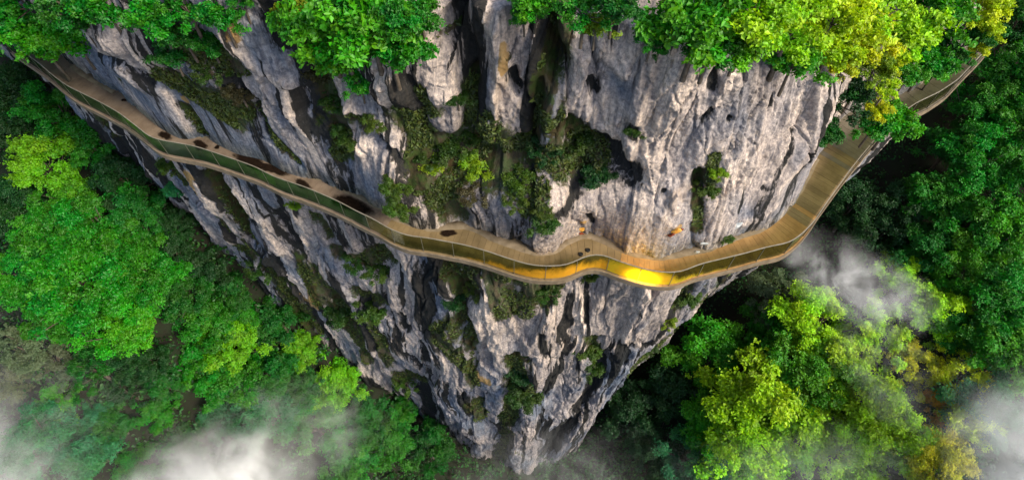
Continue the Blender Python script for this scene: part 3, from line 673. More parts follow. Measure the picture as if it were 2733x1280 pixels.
# trees and scrub on the cliff top and on its ledges
def rock_plant(px, py, rpx, hue, kind, label, group, z=None, name='cliff_shrub', cat='shrub', lift=0.0, flat=1.0):
    crown, trunk, R, H = SHRUBS[kind]
    if z is None:
        P, n, w = rock_at(px, py)
        P = P + np.r_[n * 0.05, 0]
    else:
        P = at(px, py, z); w = (P - CAMP) @ fwd
        Pr, n, wr = rock_at(px, py); du, dv, _ = proj(Pr)
        if wr < w + 0.3 and abs(du - px) + abs(dv - py) < 40:             # never inside the rock
            w = wr; P = Pr + (CAMP - Pr) / np.linalg.norm(CAMP - Pr) * 0.35 * rpx * w / F_PX
    s = rpx * w / F_PX / R
    copy_plant(SHRUBS[kind], name, cat, ('stem', 'foliage'), (P[0], P[1], P[2] - H * s * (0.75 if z is None else 1.0) + lift), (s, s, s * flat), rng.uniform(0, 6.28), hue, label, group)

GT, GS = 'scrub crowning the cliff top', 'shrubs rooted on the cliff face'
BROW = [
    (40,70,95,'green',0,2.0,'mid green bush in the upper left corner'), (112,118,72,'bright',0,2.6,'bright green bush draped over the left end of the walkway'), (185,100,70,'bright',1,3.0,'bright green bush between the walkway end and the blue rock slab'), (60,10,80,'green',2,3.0,'mid green bush cut off by the top left corner'),
    (190,20,85,'deep',2,5.0,'deep green bush at the top edge, above the walkway end'), (285,30,75,'green',1,5.5,'mid green bush at the top edge left of the pale boulder'), (215,60,50,'deep',0,4.5,'small deep green bush above the blue rock slab'), (400,40,70,'green',0,6.5,'mid green bush at the top edge above the pale boulder'),
    (485,90,60,'deep',2,6.0,'deep green bush right of the pale boulder'), (500,20,75,'green',2,7.5,'mid green bush at the top edge, third from the left corner'), (590,50,60,'green',1,7.2,'mid green bush left of the yellow ochre rock'), (455,145,45,'deep',1,5.2,'small deep green bush below and right of the pale boulder'),
    (560,110,45,'deep',0,6.0,'small deep green bush on the brown ledge under the yellow ochre rock'), (640,5,45,'green',2,8.2,'small mid green bush at the top edge by the yellow ochre rock'),
    (860,60,110,'bright',0,8.6,'bright green big leaved bush at the left of the large clump'), (980,40,120,'bright',0,9.4,'bright green bush forming the heart of the large top clump'), (1090,50,90,'green',2,9.8,'mid green bush at the right of the large top clump'), (930,150,85,'bright',1,8.4,'bright green bush hanging at the lower left of the large clump'),
    (1040,130,85,'green',0,9.0,'mid green bush hanging at the lower right of the large clump'), (960,225,42,'green',1,7.2,'small mid green tuft at the lowest tip of the large clump'), (800,20,60,'olive',2,8.6,'olive bush at the top edge beside the brown ledge'), (1130,20,50,'deep',2,10.2,'deep green bush between large clump and black streaked rock'),
    (1430,5,60,'bright',0,11.6,'bright green bush at the top edge above the black streaks'), (1400,45,40,'green',1,11.0,'small mid green bush on the brow above the black streaks'), (1560,30,75,'green',2,12.0,'mid green bush on the brow left of the grey top slab'), (1590,75,45,'olive',1,11.4,'small olive bush hanging over the pale pillar'),
    (1640,20,60,'deep',0,12.4,'deep green bush behind the brow between grey slabs'), (1740,100,50,'green',2,11.2,'mid green bush trailing down the grey notch'), (1760,130,30,'deep',1,10.8,'small deep green tuft at the bottom of the grey notch'),
    (1870,55,105,'bright',0,11.6,'bright green bush on the brow right of the grey notch'), (1900,120,70,'deep',2,11.0,'deep green bush fringing the brow over the pale rock'), (2010,40,100,'lime',1,11.8,'lime green bush at the top edge, right of centre'), (1980,110,60,'spring',0,10.8,'fresh green bush on the brow over the pinkish rock'),
    (2110,90,85,'lime',2,10.0,'lime green bush hanging above the blue grey shoulder'), (2120,170,60,'bright',1,8.6,'bright green bush lying on the blue grey shoulder'), (2130,15,80,'yolive',1,11.0,'yellow green bush at the top edge above the shoulder'), (2230,50,85,'yellow',1,9.6,'bright yellow sunlit bush at the top edge'),
    (2215,140,62,'yolive',0,8.0,'yellow green bush at the right tip of the shoulder'), (2250,180,40,'yellow',1,7.2,'small yellow bush on the corner of the cliff'), (2320,100,75,'yellow',2,7.6,'bright yellow bush left of the green clump over the walkway'), (2340,30,80,'yolive',2,8.8,'yellow green bush at the top edge, right part'),
    (2330,190,55,'olive',2,6.0,'olive twiggy bush above the hanging yellow spray'), (2375,175,34,'yellow',1,6.0,'bright yellow spray high above the walkway bend'), (2365,240,34,'yellow',1,4.6,'bright yellow spray hanging in the middle of the walkway foliage'), (2340,295,34,'yellow',1,3.4,'bright yellow spray drooping lowest over the walkway bend'),
    (2380,330,62,'bright',0,2.6,'bright green bush reaching out over the glass railing at the bend'), (2330,340,48,'green',1,2.6,'mid green bush lying across the deck at the bend'), (2250,270,62,'dark',2,5.0,'dark green bush in the shade behind the rock corner'), (2210,350,38,'deep',0,3.0,'deep green bush at the foot of the rock corner'),
    (2280,250,46,'deep',1,5.0,'deep green bush left of the hanging yellow spray'), (2480,168,60,'green',0,3.6,'mid green bush above the far right walkway'), (2425,205,42,'bright',1,4.0,'bright green bush spilling toward the far right walkway'), (2540,125,52,'deep',2,3.6,'deep green bush at the far end of the walkway'),
    (2430,80,75,'yolive',0,6.6,'yellow green bush behind the bright yellow one'), (2500,188,42,'bright',1,1.3,'bright green bush leaning on the far right deck'), (2560,148,40,'green',2,1.3,'mid green bush hiding the last metres of the deck'), (2500,30,75,'bright',1,6.6,'bright green bush at the top edge near the right corner'), (2610,20,60,'yellow',2,6.0,'yellow bush at the top edge near the right corner'), (2640,80,34,'yellow',1,5.0,'yellow spray pointing down beside the dark right corner'),
    (2615,130,30,'yellow',1,4.0,'small yellow spray over the end of the walkway'), (2600,85,45,'deep',0,4.6,'deep green bush around the small yellow spray')]
for px, py, rp, hue, kd, z, lab in BROW:
    rock_plant(px, py, rp * (1.18 if px > 1780 and rp > 50 and not (px > 2290 and py > 110) else 1.0), hue, kd, lab, GT, z=z)
FACE = [
    (900,265,42,'deep',0,'deep green shrub below the large top clump'), (1000,325,34,'green',2,'mid green shrub on the diagonal pale slab'), (930,360,36,'deep',2,'deep green shrub beside the brown gully'), (945,385,22,'green',1,'small mid green tuft over the pale block left of centre'), (1065,500,40,'green',0,'mid green shrub just above the deck, upper of two'), (1070,550,42,'bright',0,'olive green shrub touching the deck edge, lower of two'),
    (1170,400,52,'deep',2,'deep green shrub on the terrace above mid walkway'), (1230,380,44,'green',2,'mid green shrub at the left end of the terrace'), (1280,440,50,'olive',2,'olive shrub on the terrace beside the ochre mark'), (1220,260,30,'deep',1,'deep green shrub in the black streaked recess'), (1150,430,34,'olive',1,'olive shrub low on the left of the terrace'),
    (1380,480,40,'green',1,'mid green shrub in the middle of the terrace'), (1450,400,44,'dark',2,'dark shrub under the slot in the blue rock'), (1530,380,48,'deep',2,'deep green shrub beneath the pale pillar'), (1600,470,40,'dark',1,'dark shrub in the black hollow right of the terrace'), (1370,530,34,'green',0,'mid green shrub below the terrace, left of two'), (1450,600,36,'deep',1,'deep green shrub just above the deck, left of the notch'), (1450,570,22,'bright',1,'small olive green tuft above the notch in the walkway'),
    (1685,350,22,'deep',1,'small deep green tuft on the smooth grey wall'), (1910,455,24,'yolive',1,'olive tuft on the right wall, upper of two'), (1888,500,34,'green',0,'mid green shrub on the right wall, lower of two'), (2135,345,24,'olive',1,'small olive tuft near the rock corner by the bend'), (1940,640,16,'green',1,'small green tuft at the deck edge on the right'),
    (560,190,46,'deep',2,'deep green shrub on the brown ledge, upper left face'), (640,240,40,'brown',2,'brownish shrub on the brown ledge, upper left face'), (830,100,46,'brown',2,'brownish shrub left of the large top clump'), (850,190,44,'brown',1,'brownish shrub in the gully under the large clump'), (1270,520,40,'brown',2,'brownish shrub in the deep hollow above the deck'),
    (450,440,30,'green',1,'mid green tuft right under the left walkway'), (470,500,26,'teal',0,'blue green tuft on the slab below the left walkway'), (790,545,18,'olive',1,'olive tuft clinging under the deck edge, left'), (960,700,44,'deep',0,'deep green shrub on the mossy shelf below the deck'), (1010,720,40,'green',2,'mid green shrub at the right end of the mossy shelf'), (915,830,40,'deep',1,'deep green shrub in the lower left gully'), (985,815,44,'green',2,'mid green shrub under the mossy shelf'),
    (700,720,42,'deep',2,'deep green shrub at the lower left rock edge'), (640,770,44,'deep',1,'deep green shrub at the foot of the left wall'), (520,620,44,'deep',0,'deep green shrub on the left wall foot, upper'), (1265,770,30,'green',2,'mid green shrub in the dark gully under mid deck'), (1215,800,28,'dark',1,'dark shrub in the dark gully under mid deck'), (1085,1015,34,'green',2,'mid green cushion on the low pale rock'),
    (1400,1050,46,'deep',2,'deep green shrub in the black cleft near the tip'), (1395,1000,30,'dark',1,'dark shrub in the black cleft, upper'), (1575,925,36,'green',0,'mid green shrub in the notch below the deck corner'), (1590,975,30,'deep',1,'deep green shrub at the top of the long black crevice'), (1830,790,32,'green',0,'mid green shrub under the right walkway'), (1785,858,22,'olive',2,'olive cushion on the lower right wall'), (1465,780,30,'deep',2,'deep green shrub under the amber railing'), (1575,735,20,'green',1,'small mid green tuft hanging below the notch'), (1725,925,20,'deep',1,'small deep green tuft near the right rock edge')]
for px, py, rp, hue, kd, lab in FACE:
    rock_plant(px, py, rp * 1.1, {'deep': 'ledge', 'green': 'ledge2', 'olive': 'olive', 'bright': 'ledge2', 'yolive': 'olive'}.get(hue, hue), 2 if rp > 30 and kd == 0 else kd, lab, GS, flat=0.75)

# ---- grass and herbs in the mossy places, and low growth on the valley floor
mk = (moss_shade.ravel() > 0.55) & (Vg.ravel() > -0.5) & (Zg.ravel() > -44)
cand = np.where(mk)[0]
pick = rng.choice(cand, min(70000, len(cand)), replace=False)
keep = vnoise(V[pick, 0] * 0.9, V[pick, 1] * 0.9, V[pick, 2] * 0.9) > 0.40
pick = pick[keep]
nn = np.concatenate([nv[pick % NS], np.full((len(pick), 1), 0.6)], 1); nn += rng.normal(size=nn.shape) * 0.5; nn /= np.linalg.norm(nn, axis=1)[:, None]
gme = leaf_mesh('cliff_herbs', V[pick] + nn * 0.06, nn, rng.uniform(0.10, 0.26, len(pick)), rng, 0.45)
o = tag(link('cliff_herbs', gme), 'low herbs and moss growing in the cliff gullies', 'herbs', kind='stuff'); o.color = (.052, .072, .010, 1)
nc = 3400
cc = np.stack([rng.uniform(-62, 62, nc), rng.uniform(2, 85, nc)], 1); cz = ground_z(cc[:, 0], cc[:, 1]); cr = rng.uniform(0.8, 2.2, nc)
kq = np.argmin(((cc[:, None] - cl[None, ::25]) ** 2).sum(-1), 1); ok = ((cc - cl[::25][kq]) * nout[::25][kq]).sum(1) > -9
cc, cz, cr = cc[ok], cz[ok], cr[ok]; nc = len(cc); n = nc * 80
k = np.repeat(np.arange(nc), 80)
dv_ = rng.normal(size=(n, 3)); dv_[:, 2] = np.abs(dv_[:, 2]); dv_ /= np.linalg.norm(dv_, axis=1)[:, None]
up_ = np.c_[cc[k], cz[k]] + dv_ * (cr[k] * rng.uniform(0.7, 1.05, n))[:, None] * np.array([1, 1, 0.9])
ug, uz = up_[:, :2], up_[:, 2]
nn = dv_ + np.array([0, 0, 0.5]) + rng.normal(size=(n, 3)) * 0.4; nn /= np.linalg.norm(nn, axis=1)[:, None]
ume = leaf_mesh('undergrowth', np.c_[ug, uz], nn, rng.uniform(0.2, 0.36, n), rng, 0.65)
o = tag(link('undergrowth', ume), 'dark low undergrowth on the valley floor', 'undergrowth', kind='stuff'); o.color = (.014, .072, .008, 1)

# ------------------------------------------------------------------ the walkway
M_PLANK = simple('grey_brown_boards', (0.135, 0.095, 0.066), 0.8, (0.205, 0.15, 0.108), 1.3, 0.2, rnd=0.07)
M_PLANK_WARMLIT = simple('warm_lit_boards', (0.235, 0.130, 0.042), 0.75, (0.34, 0.195, 0.07), 1.3, 0.2, rnd=0.07)  # the orange tone paints the warm light on the right deck
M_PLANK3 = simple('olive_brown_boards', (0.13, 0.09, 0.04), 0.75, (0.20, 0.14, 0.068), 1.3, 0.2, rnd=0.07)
M_PLANK_SHADE = simple('shaded_boards', (0.10, 0.082, 0.058), 0.85, (0.14, 0.118, 0.088), 1.3, 0.2, rnd=0.07)  # the darker grey paints the shadow over the far right deck
M_CONC = simple('weathered_concrete', (0.135, 0.102, 0.064), 0.85, (0.215, 0.165, 0.11), 3.0, 0.3)
M_POST = simple('dark_post_metal', (0.10, 0.09, 0.07), 0.5, (0.16, 0.145, 0.11), 6.0)
M_STEEL = simple('pale_rail_metal', (0.20, 0.175, 0.13), 0.5, (0.28, 0.25, 0.20), 6.0, 0.0, 0.2)
def patch_material():  # dark brown, thinning out towards the rim
    m, nt, out = new_mat('dark_patch_fade'); t = NT(nt)
    pos = t.n('ShaderNodeNewGeometry').outputs['Position']
    nz = t.noise(pos, 5.0, 5, 0.6)
    bs = t.n('ShaderNodeBsdfPrincipled'); t.l(t.mix(nz, (0.004, 0.002, 0.001), (0.016, 0.008, 0.004)), bs.inputs['Base Color']); bs.inputs['Roughness'].default_value = 0.9; bs.inputs['Specular IOR Level'].default_value = 0.1
    tr = t.n('ShaderNodeBsdfTransparent'); mx = t.n('ShaderNodeMixShader')
    t.l(t.ramp(t.math('ADD', t.attr('edge').outputs['Fac'], t.math('MULTIPLY', t.math('SUBTRACT', nz, 0.5), 0.9)), 0.10, 0.75, 0.0, 0.97), mx.inputs[0])
    t.l(tr.outputs[0], mx.inputs[1]); t.l(bs.outputs[0], mx.inputs[2]); t.l(mx.outputs[0], out.inputs['Surface'])
    return m
M_PATCH = patch_material()
M_GLASS = glass_material('green_glass', (0.61, 0.65, 0.50))
M_GLASS_REFL = glass_material('forest_reflection_glass', (0.36, 0.54, 0.43))  # darker tint paints the forest's reflection in the left panels
def glow_glass_material():
    """green glass with a golden glow painted on its lower part; the object colour holds the glow's colour and strength"""
    m, nt, out = new_mat('painted_glow_glass'); t = NT(nt)
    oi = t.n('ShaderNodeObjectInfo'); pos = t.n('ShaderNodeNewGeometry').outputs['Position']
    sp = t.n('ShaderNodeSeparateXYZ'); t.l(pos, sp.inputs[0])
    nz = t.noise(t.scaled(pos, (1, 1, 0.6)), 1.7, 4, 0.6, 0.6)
    lim = t.math('ADD', t.math('MULTIPLY', t.attr('glow_mask').outputs['Fac'], 2.1), t.math('MULTIPLY', t.math('SUBTRACT', nz, 0.5), 1.1))
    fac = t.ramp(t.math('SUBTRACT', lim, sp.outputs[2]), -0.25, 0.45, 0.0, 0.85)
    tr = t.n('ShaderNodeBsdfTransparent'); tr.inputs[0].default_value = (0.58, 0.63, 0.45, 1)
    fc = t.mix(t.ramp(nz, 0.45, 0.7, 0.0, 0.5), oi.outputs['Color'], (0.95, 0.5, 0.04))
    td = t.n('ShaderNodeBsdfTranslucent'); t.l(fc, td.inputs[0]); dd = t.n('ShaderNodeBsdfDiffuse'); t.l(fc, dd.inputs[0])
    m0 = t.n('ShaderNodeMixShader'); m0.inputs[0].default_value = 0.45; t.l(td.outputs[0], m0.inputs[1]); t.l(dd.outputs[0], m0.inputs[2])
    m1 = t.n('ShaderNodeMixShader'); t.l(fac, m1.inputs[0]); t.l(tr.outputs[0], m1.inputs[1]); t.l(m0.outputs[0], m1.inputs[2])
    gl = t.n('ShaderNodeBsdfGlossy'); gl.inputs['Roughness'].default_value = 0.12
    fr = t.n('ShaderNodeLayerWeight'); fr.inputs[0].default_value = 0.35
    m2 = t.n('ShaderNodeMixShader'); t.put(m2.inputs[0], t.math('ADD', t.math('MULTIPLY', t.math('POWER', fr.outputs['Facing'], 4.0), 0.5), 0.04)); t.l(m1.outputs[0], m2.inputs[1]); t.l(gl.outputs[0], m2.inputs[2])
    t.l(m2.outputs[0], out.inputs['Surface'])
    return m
M_GLOW_GLASS = glow_glass_material()

def box_pts(quad, z0, z1):
    """a prism over four plan points"""
    V = [(*p, z1) for p in quad] + [(*p, z0) for p in quad]
    Fc = [(0, 1, 2, 3), (7, 6, 5, 4)] + [(i, i + 4, (i + 1) % 4 + 4, (i + 1) % 4) for i in range(4)]
    return V, Fc

def part(name, V, Fc, mat, parent, smooth_=False):
    m_ = bpy.data.meshes.new(name); m_.from_pydata([tuple(map(float, v)) for v in V], [], Fc); m_.update()
    import bmesh
    bm = bmesh.new(); bm.from_mesh(m_); bmesh.ops.recalc_face_normals(bm, faces=bm.faces); bm.to_mesh(m_); bm.free()
    if smooth_:
        m_.polygons.foreach_set('use_smooth', [True] * len(m_.polygons))
    return link(name, m_, mat, parent)

oc = smooth(resample(outer0, 0.05), 5)
ocn = smooth(oc, 18); tg = np.gradient(ocn, axis=0); tg /= np.linalg.norm(tg, axis=1)[:, None]
inn = np.stack([-tg[:, 1], tg[:, 0]], 1)
ol = np.r_[0, np.cumsum(np.linalg.norm(np.diff(oc, axis=0), axis=1))]
STEP = 0.26
nP = int(ol[-1] / STEP)
qs = np.linspace(0, ol[-1], nP + 1)
oe = np.stack([np.interp(qs, ol, oc[:, k]) for k in (0, 1)], 1)
ni = np.stack([np.interp(qs, ol, inn[:, k]) for k in (0, 1)], 1); ni /= np.linalg.norm(ni, axis=1)[:, None]
wd = []
for p, n_ in zip(oe, ni):
    dd = np.arange(0.3, 4.5, 0.05); pts = p + n_ * dd[:, None]
    k = np.argmin(((pts[:, None] - cl[None, ::2]) ** 2).sum(-1), 1)
    inside = ((pts - cl[::2][k]) * nout[::2][k]).sum(1) < 0
    wd.append(dd[np.argmax(inside)] if inside.any() else 2.2)
wd = np.array(wd)
ie = smooth(oe + ni * (smooth(np.c_[wd, wd], 1.5)[:, :1] + 0.7), 2.0)
walk = empty('cliff_walkway', (0, 0, 0))
tag(walk, 'narrow boarded walkway with glass railing curving around the grey cliff', 'walkway')
pxo = np.array([proj(np.r_[p, 0.0])[0] for p in oe])
for i in range(nP):
    e = 0.004
    A, B, Cc, D = oe[i], oe[i + 1], ie[i + 1], ie[i]
    A2 = A + (B - A) * e / STEP; B2 = B + (A - B) * e / STEP; D2 = D + (Cc - D) * e / STEP; C2 = Cc + (D - Cc) * e / STEP
    j = rng.normal() * 0.003
    V_, F_ = box_pts([A2, B2, C2, D2], -0.07 + j, j)
    p_ = pxo[i] + rng.normal() * 14
    part('plank', V_, F_, M_PLANK if p_ < 1000 else (M_PLANK3 if p_ < 1640 or 2170 < p_ < 2290 else M_PLANK_SHADE if p_ > 2290 else M_PLANK_WARMLIT), walk)
# edge beam in lengths, posts, panes, handrail
def ribbon(i0, i1, d0, d1, z0, z1):
    """a bar along the outer edge between stations, d = distance inward"""
    V_ = []; Fc = []
    for i in range(i0, i1 + 1):
        for d, z in ((d0, z1), (d1, z1), (d1, z0), (d0, z0)):
            p = oe[i] + ni[i] * d; V_.append((p[0], p[1], z))
    for i in range(i1 - i0):
        for k in range(4):
            Fc.append((i * 4 + k, i * 4 + (k + 1) % 4, i * 4 + 4 + (k + 1) % 4, i * 4 + 4 + k))
    Fc += [(0, 3, 2, 1), tuple((i1 - i0) * 4 + k for k in range(4))]
    return V_, Fc
BAY = 5
bays = list(range(0, nP - BAY + 1, BAY))
for bi, i0 in enumerate(bays):
    i1 = i0 + BAY
    pxm = pxo[i0 + BAY // 2]
    part('edge_beam', *ribbon(i0, i1, -0.045, -0.002, -0.26, 0.03), M_CONC, walk)
    glow_mask = np.interp(pxo[i0:i1 + 1], [1230, 1340, 1420, 1500, 1575, 1610, 1680, 1745, 1800, 1900], [0, 0.4, 0.7, 0.85, 0.6, 0.85, 1.3, 1.25, 0.45, 0.0])  # strength of the painted golden glow along the railing
    pl = part('glass_panel', *ribbon(i0, i1, 0.060, 0.075, 0.09, 1.06), M_GLOW_GLASS if glow_mask.max() > 0 else M_GLASS if pxm > 1000 else M_GLASS_REFL, walk)
    if glow_mask.max() > 0:
        fv = np.repeat(glow_mask, 4); put_color(pl.data, 'glow_mask', fv / 2, fv / 2, fv / 2)
        pl.color = (0.95, float(np.interp(pxm, [1560, 1640], [0.52, 0.74])), 0.04, 1); pl['label'] = 'glass panel with a painted golden glow'
    part('handrail', *ribbon(i0, i1, 0.050, 0.085, 1.10, 1.13), M_STEEL, walk)
    p = oe[i0] + ni[i0] * 0.068; t_ = np.array([ni[i0][1], -ni[i0][0]]) * 0.010; n_ = ni[i0] * 0.018
    V_, F_ = box_pts([p - t_ - n_, p + t_ - n_, p + t_ + n_, p - t_ + n_], 0.002, 1.10)
    part('post', V_, F_, M_POST, walk)
    if bi % 2 == 0:
        p = oe[i0 + 2]; n_ = ni[i0 + 2]; t_ = np.array([n_[1], -n_[0]]) * 0.11
        q0 = p + n_ * 0.02; q1 = p + n_ * (wd[i0 + 2] + 1.2)
        V_ = [(*(q0 - t_), -0.08), (*(q0 + t_), -0.08), (*(q1 + t_), -0.08), (*(q1 - t_), -0.08), (*(q0 - t_), -0.26), (*(q0 + t_), -0.26), (*(q1 + t_), -0.75), (*(q1 - t_), -0.75)]
        part('support_bracket', V_, F_, M_CONC, walk)
# mortar kerb where the deck meets the rock, in lengths
k0 = np.searchsorted(clL, s_at(190, 178)); k1 = np.searchsorted(clL, s_at(2190, 415))
kk = np.arange(k0, k1, 4)
for a0 in range(0, len(kk) - 8, 8):
    V_ = []; Fc = []
    if rng.random() < 0.25: continue
    seg = kk[a0:a0 + 9]
    for i in seg:
        h = 0.02 + 0.03 * rng.random(); w_ = 0.01 + 0.07 * rng.random()
        for d, z in ((w_ + 0.05, -0.01), (w_, h), (-0.3, h + 0.03), (-0.3, -0.01)):
            p = cl[i] + nout[i] * d; V_.append((p[0], p[1], z))
    for i in range(len(seg) - 1):
        for k in range(3):
            Fc.append((i * 4 + k, i * 4 + k + 1, i * 4 + 5 + k, i * 4 + 4 + k))
    part('mortar_kerb', V_, Fc, M_CONC, walk, True)

# ---- dark patches lying on the deck, two drains, stained rocks
def blob(name, px, py, rx, ry, ang, mat, label, cat, h=0.05, group=None):
    P = at(px, py, 0.0); m_ = (P - CAMP) @ fwd / F_PX
    k0 = np.argmin(np.linalg.norm(oe - P[:2], axis=1)); n_ = ni[k0]; t_ = np.array([n_[1], -n_[0]])
    V_ = [(0, 0, h)]; Fc = []; K = 26
    ph = rng.uniform(0, 6)
    for r, z in ((0.45, h * 0.95), (0.8, h * 0.6), (1.0, 0.004)):
        for i in range(K):
            an = 2 * math.pi * i / K
            wob = 1 + 0.22 * math.sin(2 * an + ph) + 0.10 * math.sin(3 * an + 2 * ph) + 0.05 * math.sin(7 * an) + 0.02 * rng.normal()
            q = t_ * math.cos(an) * rx * m_ * r * wob + n_ * math.sin(an) * ry * m_ * 1.25 * r * wob
            V_.append((q[0], q[1], z * (0.7 + 0.6 * rng.random()) + 0.004))
    for i in range(K):
        j = (i + 1) % K; Fc.append((0, 1 + i, 1 + j))
        for r in range(2): Fc.append((1 + r * K + i, 1 + (r + 1) * K + i, 1 + (r + 1) * K + j, 1 + r * K + j))
    o = part(name, V_, Fc, mat, None, True); o.location = (P[0], P[1], 0.004)
    ed = np.r_[1.0, np.full(K, 0.8), np.full(K, 0.4), np.zeros(K)]; put_color(o.data, 'edge', ed, ed, ed)
    return tag(o, label, cat, group)
GD = 'dark patches on the deck'
for px, py, rx, ry, lab in ((441,362,14,9,'small oval dark patch on the deck, first from the left bend'), (535,388,17,10,'dark patch in the bulge of the left deck'), (672,432,36,14,'long black patch of painted shade against the rock on the left deck'), (730,452,30,11,'dark brown patch of painted shade continuing right of the long black one'),  # the long pair paints the shaded gap at the rock
                            (808,492,24,7,'narrow dark streak along the railing, left of centre'), (938,545,42,17,'large black patch midway along the left deck'), (1196,622,17,8,'small dark patch beside the deck bulge near the centre'), (331,268,6,4,'tiny dark spot on the deck near its left end'), (580,393,7,4,'tiny dark spot right of the bulge in the left deck')):
    blob('dark_patch', px, py, rx * 1.5, ry * 1.4, 0, M_PATCH, lab, 'patch', 0.014, GD)
def drain(px, py, lab):
    P = at(px, py, 0.0); V_ = []; Fc = []; K = 20
    prof = [(0.095, 0.004), (0.095, 0.05), (0.075, 0.065), (0.06, 0.04), (0.0, 0.035)]
    for r, z in prof:
        for i in range(K): V_.append((r * math.cos(2 * math.pi * i / K), r * math.sin(2 * math.pi * i / K), z))
    for a_ in range(len(prof) - 1):
        for i in range(K):
            j = (i + 1) % K; Fc.append((a_ * K + i, a_ * K + j, (a_ + 1) * K + j, (a_ + 1) * K + i))
    o = part('drain_cap', V_, Fc, simple('black_iron', (0.01, 0.01, 0.01), 0.6), None, False); o.location = (P[0], P[1], 0.002)
    tag(o, lab, 'drain', 'two round caps at the deck notch')
drain(1550, 679, 'small black round cap on the deck nearer the railing at the notch')
drain(1569, 668, 'small black round cap on the deck nearer the rock at the notch')

def stone(name, px, py, size, mat, label, seed, lift=0.0):
    P, n_, w = rock_at(px, py); m_ = w / F_PX
    import bmesh
    bm = bmesh.new(); bmesh.ops.create_icosphere(bm, subdivisions=3, radius=1.0)
    for v in bm.verts:
        c_ = v.co
        nzv = float(vnoise(np.array([c_.x * 1.3 + seed]), np.array([c_.y * 1.3 + 3]), np.array([c_.z * 1.3]))[0])
        k_ = 0.7 + 0.65 * nzv
        k_ = min(k_, 0.9 / max(0.2, abs(c_.x) + 0.25), 1.1)
        v.co = Vector((c_.x * size[0] * m_ * k_, c_.y * min(size) * m_ * 0.5 * k_, c_.z * size[1] * m_ * k_ * 1.6))
    me_ = bpy.data.meshes.new(name); bm.to_mesh(me_); bm.free()
    o = link(name, me_, mat); o.location = (P[0] + n_[0] * lift, P[1] + n_[1] * lift, P[2]); o.rotation_euler = (0.2, 0.5, math.atan2(n_[0], -n_[1]))
    return tag(o, label, 'rock', 'coloured stones at the foot of the upper wall')
M_OR = simple('orange_rock', (0.55, 0.24, 0.03), 0.8, (0.62, 0.36, 0.08), 6, 0.4)
M_RED = simple('red_rock', (0.12, 0.02, 0.008), 0.8, (0.2, 0.04, 0.012), 6, 0.4)
M_CREAM = simple('cream_rock', (0.40, 0.32, 0.20), 0.85, (0.50, 0.42, 0.30), 6, 0.4)
M_WHITE = simple('white_rock', (0.33, 0.35, 0.36), 0.8, (0.48, 0.50, 0.50), 6, 0.4)
stone('stained_rock', 1803, 620, (13, 11), M_OR, 'bright orange rock knob between two dark red ones', 1)
stone('stained_rock', 1793, 628, (7, 8), M_RED, 'dark red rock knob left of the bright orange one', 2, 0.05)
stone('stained_rock', 1815, 615, (6, 7), M_RED, 'dark red rock knob right of the bright orange one', 3, 0.05)
stone('stained_rock', 1552, 617, (12, 8), M_OR, 'orange rock knob above the notch in the walkway', 6)
stone('stained_rock', 1549, 630, (12, 6), M_RED, 'dark red rock below the orange knob at the notch', 7, 0.03)
stone('pale_stone', 1968, 606, (14, 12), M_WHITE, 'white rock patch on the right wall above the deck', 8, 0.02)
stone('pale_stone', 1872, 646, (20, 4), M_WHITE, 'pale blue stone sliver lying at the deck edge by the mossy slot', 9, 0.15)
stone('pale_stone', 1860, 664, (9, 6), M_WHITE, 'small white stone on the deck edge below the pale sliver', 10, 0.2)

# ---- a lamp added out of sight behind the yellow panels to make them glow
P = at(1712, 728, 0.0)
lamp = empty('added_lamp', (P[0], P[1], 0.003))
tag(lamp, 'small yellow lamp added on the deck to make the panels glow', 'lamp')
V_ = []; T_ = []
tube(V_, T_, (0, 0, 0), (0, 0, 0.03), 0.07, 0.07, 12); tube(V_, T_, (0, 0, 0.03), (0, 0, 0.16), 0.025, 0.025, 10)
link('added_lamp_post', mesh_np('added_lamp_post', np.array(V_), np.array(T_), True), M_STEEL, lamp)
V_ = []; T_ = []
tube(V_, T_, (0, 0, 0.16), (0, 0, 0.25), 0.035, 0.035, 14); tube(V_, T_, (0, 0, 0.25), (0, 0, 0.26), 0.035, 0.005, 14)
mL, ntL, oL = new_mat('added_lamp_glow'); eL = ntL.nodes.new('ShaderNodeEmission'); eL.inputs[0].default_value = (1, 0.72, 0.12, 1); eL.inputs[1].default_value = 2; ntL.links.new(eL.outputs[0], oL.inputs[0])
link('added_lamp_head', mesh_np('added_lamp_head', np.array(V_), np.array(T_), True), mL, lamp)
ld = bpy.data.lights.new('added_lamp_light', 'SPOT'); ld.energy = 150; ld.color = (1.0, 0.78, 0.12); ld.shadow_soft_size = 0.10; ld.spot_size = math.radians(150); ld.spot_blend = 0.6
lo_ = bpy.data.objects.new('added_lamp_light', ld); COL.objects.link(lo_); lo_.parent = lamp; lo_.location = (0, 0, 0.42)
kq = np.argmin(np.linalg.norm(oe - P[:2], axis=1))
lo_.rotation_euler = Vector((ni[kq][0], ni[kq][1], 0.15)).to_track_quat('Z', 'Y').to_euler()      # shines outward and down, at the panels

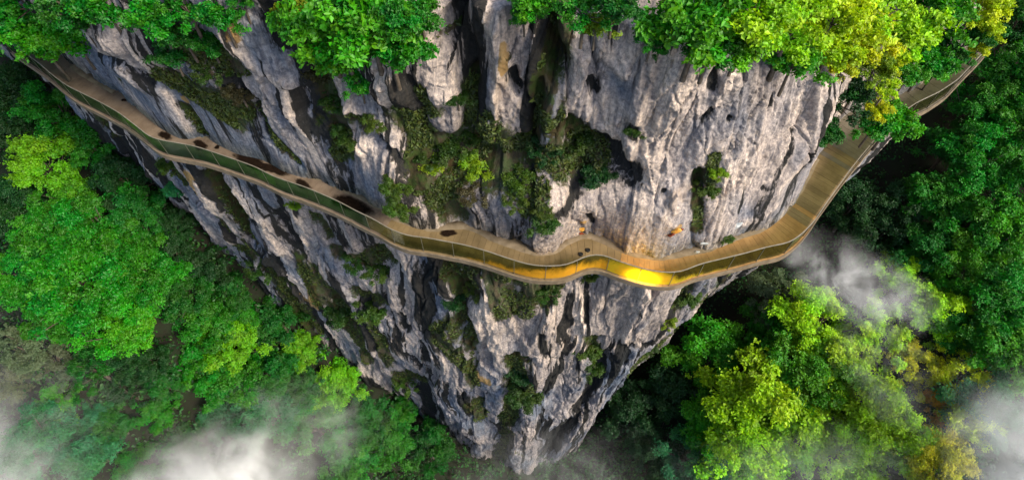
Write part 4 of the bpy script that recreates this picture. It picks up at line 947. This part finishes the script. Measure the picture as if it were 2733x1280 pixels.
# ------------------------------------------------------------------ drifting mist
def mist(px, py, z, size, rot, dens, seed, label, scale=1.9, lo=0.40, hi=0.75, col=(1.0, 0.99, 0.97)):
    import bmesh
    P = at(px, py, z)
    bm = bmesh.new(); bmesh.ops.create_icosphere(bm, subdivisions=3, radius=1.0)
    me_ = bpy.data.meshes.new('mist'); bm.to_mesh(me_); bm.free()
    m, nt, out = new_mat('mist'); t = NT(nt)
    pos = t.n('ShaderNodeTexCoord').outputs['Object']
    wv = t.scaled(pos, (size[0] / 5, size[1] / 5, size[2] / 5), (seed, seed * 2.3, 0))
    wob = t.n('ShaderNodeVectorMath', operation='LENGTH')
    add = t.n('ShaderNodeVectorMath', operation='MULTIPLY_ADD')
    nv3 = t.n('ShaderNodeTexNoise'); t.l(wv, nv3.inputs['Vector']); nv3.inputs['Scale'].default_value = 1.2; nv3.inputs['Detail'].default_value = 2
    sh = t.n('ShaderNodeVectorMath', operation='SUBTRACT'); t.l(nv3.outputs['Color'], sh.inputs[0]); sh.inputs[1].default_value = (0.5, 0.5, 0.5)
    t.l(sh.outputs[0], add.inputs[0]); add.inputs[1].default_value = (0.9, 0.9, 0.5); t.l(pos, add.inputs[2])
    t.l(add.outputs[0], wob.inputs[0])
    ln = t.n('ShaderNodeVectorMath', operation='LENGTH'); t.l(pos, ln.inputs[0])
    fall = t.math('MULTIPLY', t.ramp(wob.outputs['Value'], 0.95, 0.0), t.ramp(ln.outputs['Value'], 1.0, 0.7))
    nz = t.noise(wv, scale, 4, 0.6, 1.4)
    d = t.math('MULTIPLY', t.math('MULTIPLY', t.ramp(nz, lo, hi), t.math('MULTIPLY', fall, fall)), dens)
    pv = t.n('ShaderNodeVolumePrincipled'); pv.inputs['Color'].default_value = (*col, 1); t.l(d, pv.inputs['Density']); pv.inputs['Anisotropy'].default_value = -0.2
    t.l(pv.outputs[0], out.inputs['Volume'])
    o = link('mist', me_, m); o.location = P; o.scale = size
    o.rotation_euler = (0, 0, rot)
    return tag(o, label, 'mist', 'drifting mist', kind='stuff')
mist(2275, 745, -15, (7.5, 4.0, 2.8), -0.55, 1.3, 1, 'pale wisp of mist drifting out below the walkway bend on the right')
mist(2340, 940, -19, (5.0, 9.0, 3.0), 0.25, 0.17, 2, 'thin veil of mist trailing down over the yellow trees')
mist(2790, 1290, -20, (8.0, 11, 5.0), 0, 0.8, 3, 'white mist bank in the bottom right corner', lo=0.25, hi=0.7)
mist(575, 1285, -22, (8.5, 5.0, 3.5), 0.1, 1.9, 4, 'cream coloured mist bank at the bottom edge on the left', lo=0.28, hi=0.66)
mist(-20, 1150, -19, (15, 13, 4.5), 0, 0.07, 5, 'wide thin mist over the trees in the bottom left corner', lo=0.3, hi=0.68)
mist(700, 1190, -24, (16, 7, 4.0), 0.1, 0.13, 6, 'thin mist over the trees below the cliff on the left', lo=0.3, hi=0.68)
mist(1480, 1280, -30, (16, 7, 5.0), 0, 0.06, 7, 'thin mist round the foot of the cliff tip', lo=0.3, hi=0.68)
mist(2150, 1265, -24, (13, 5, 4.0), 0, 0.08, 8, 'thin mist over the lime trees at the bottom edge', lo=0.3, hi=0.68)
mist(-60, 1300, -18, (9, 8, 4.0), 0, 0.28, 9, 'white mist bank in the bottom left corner', lo=0.25, hi=0.68)
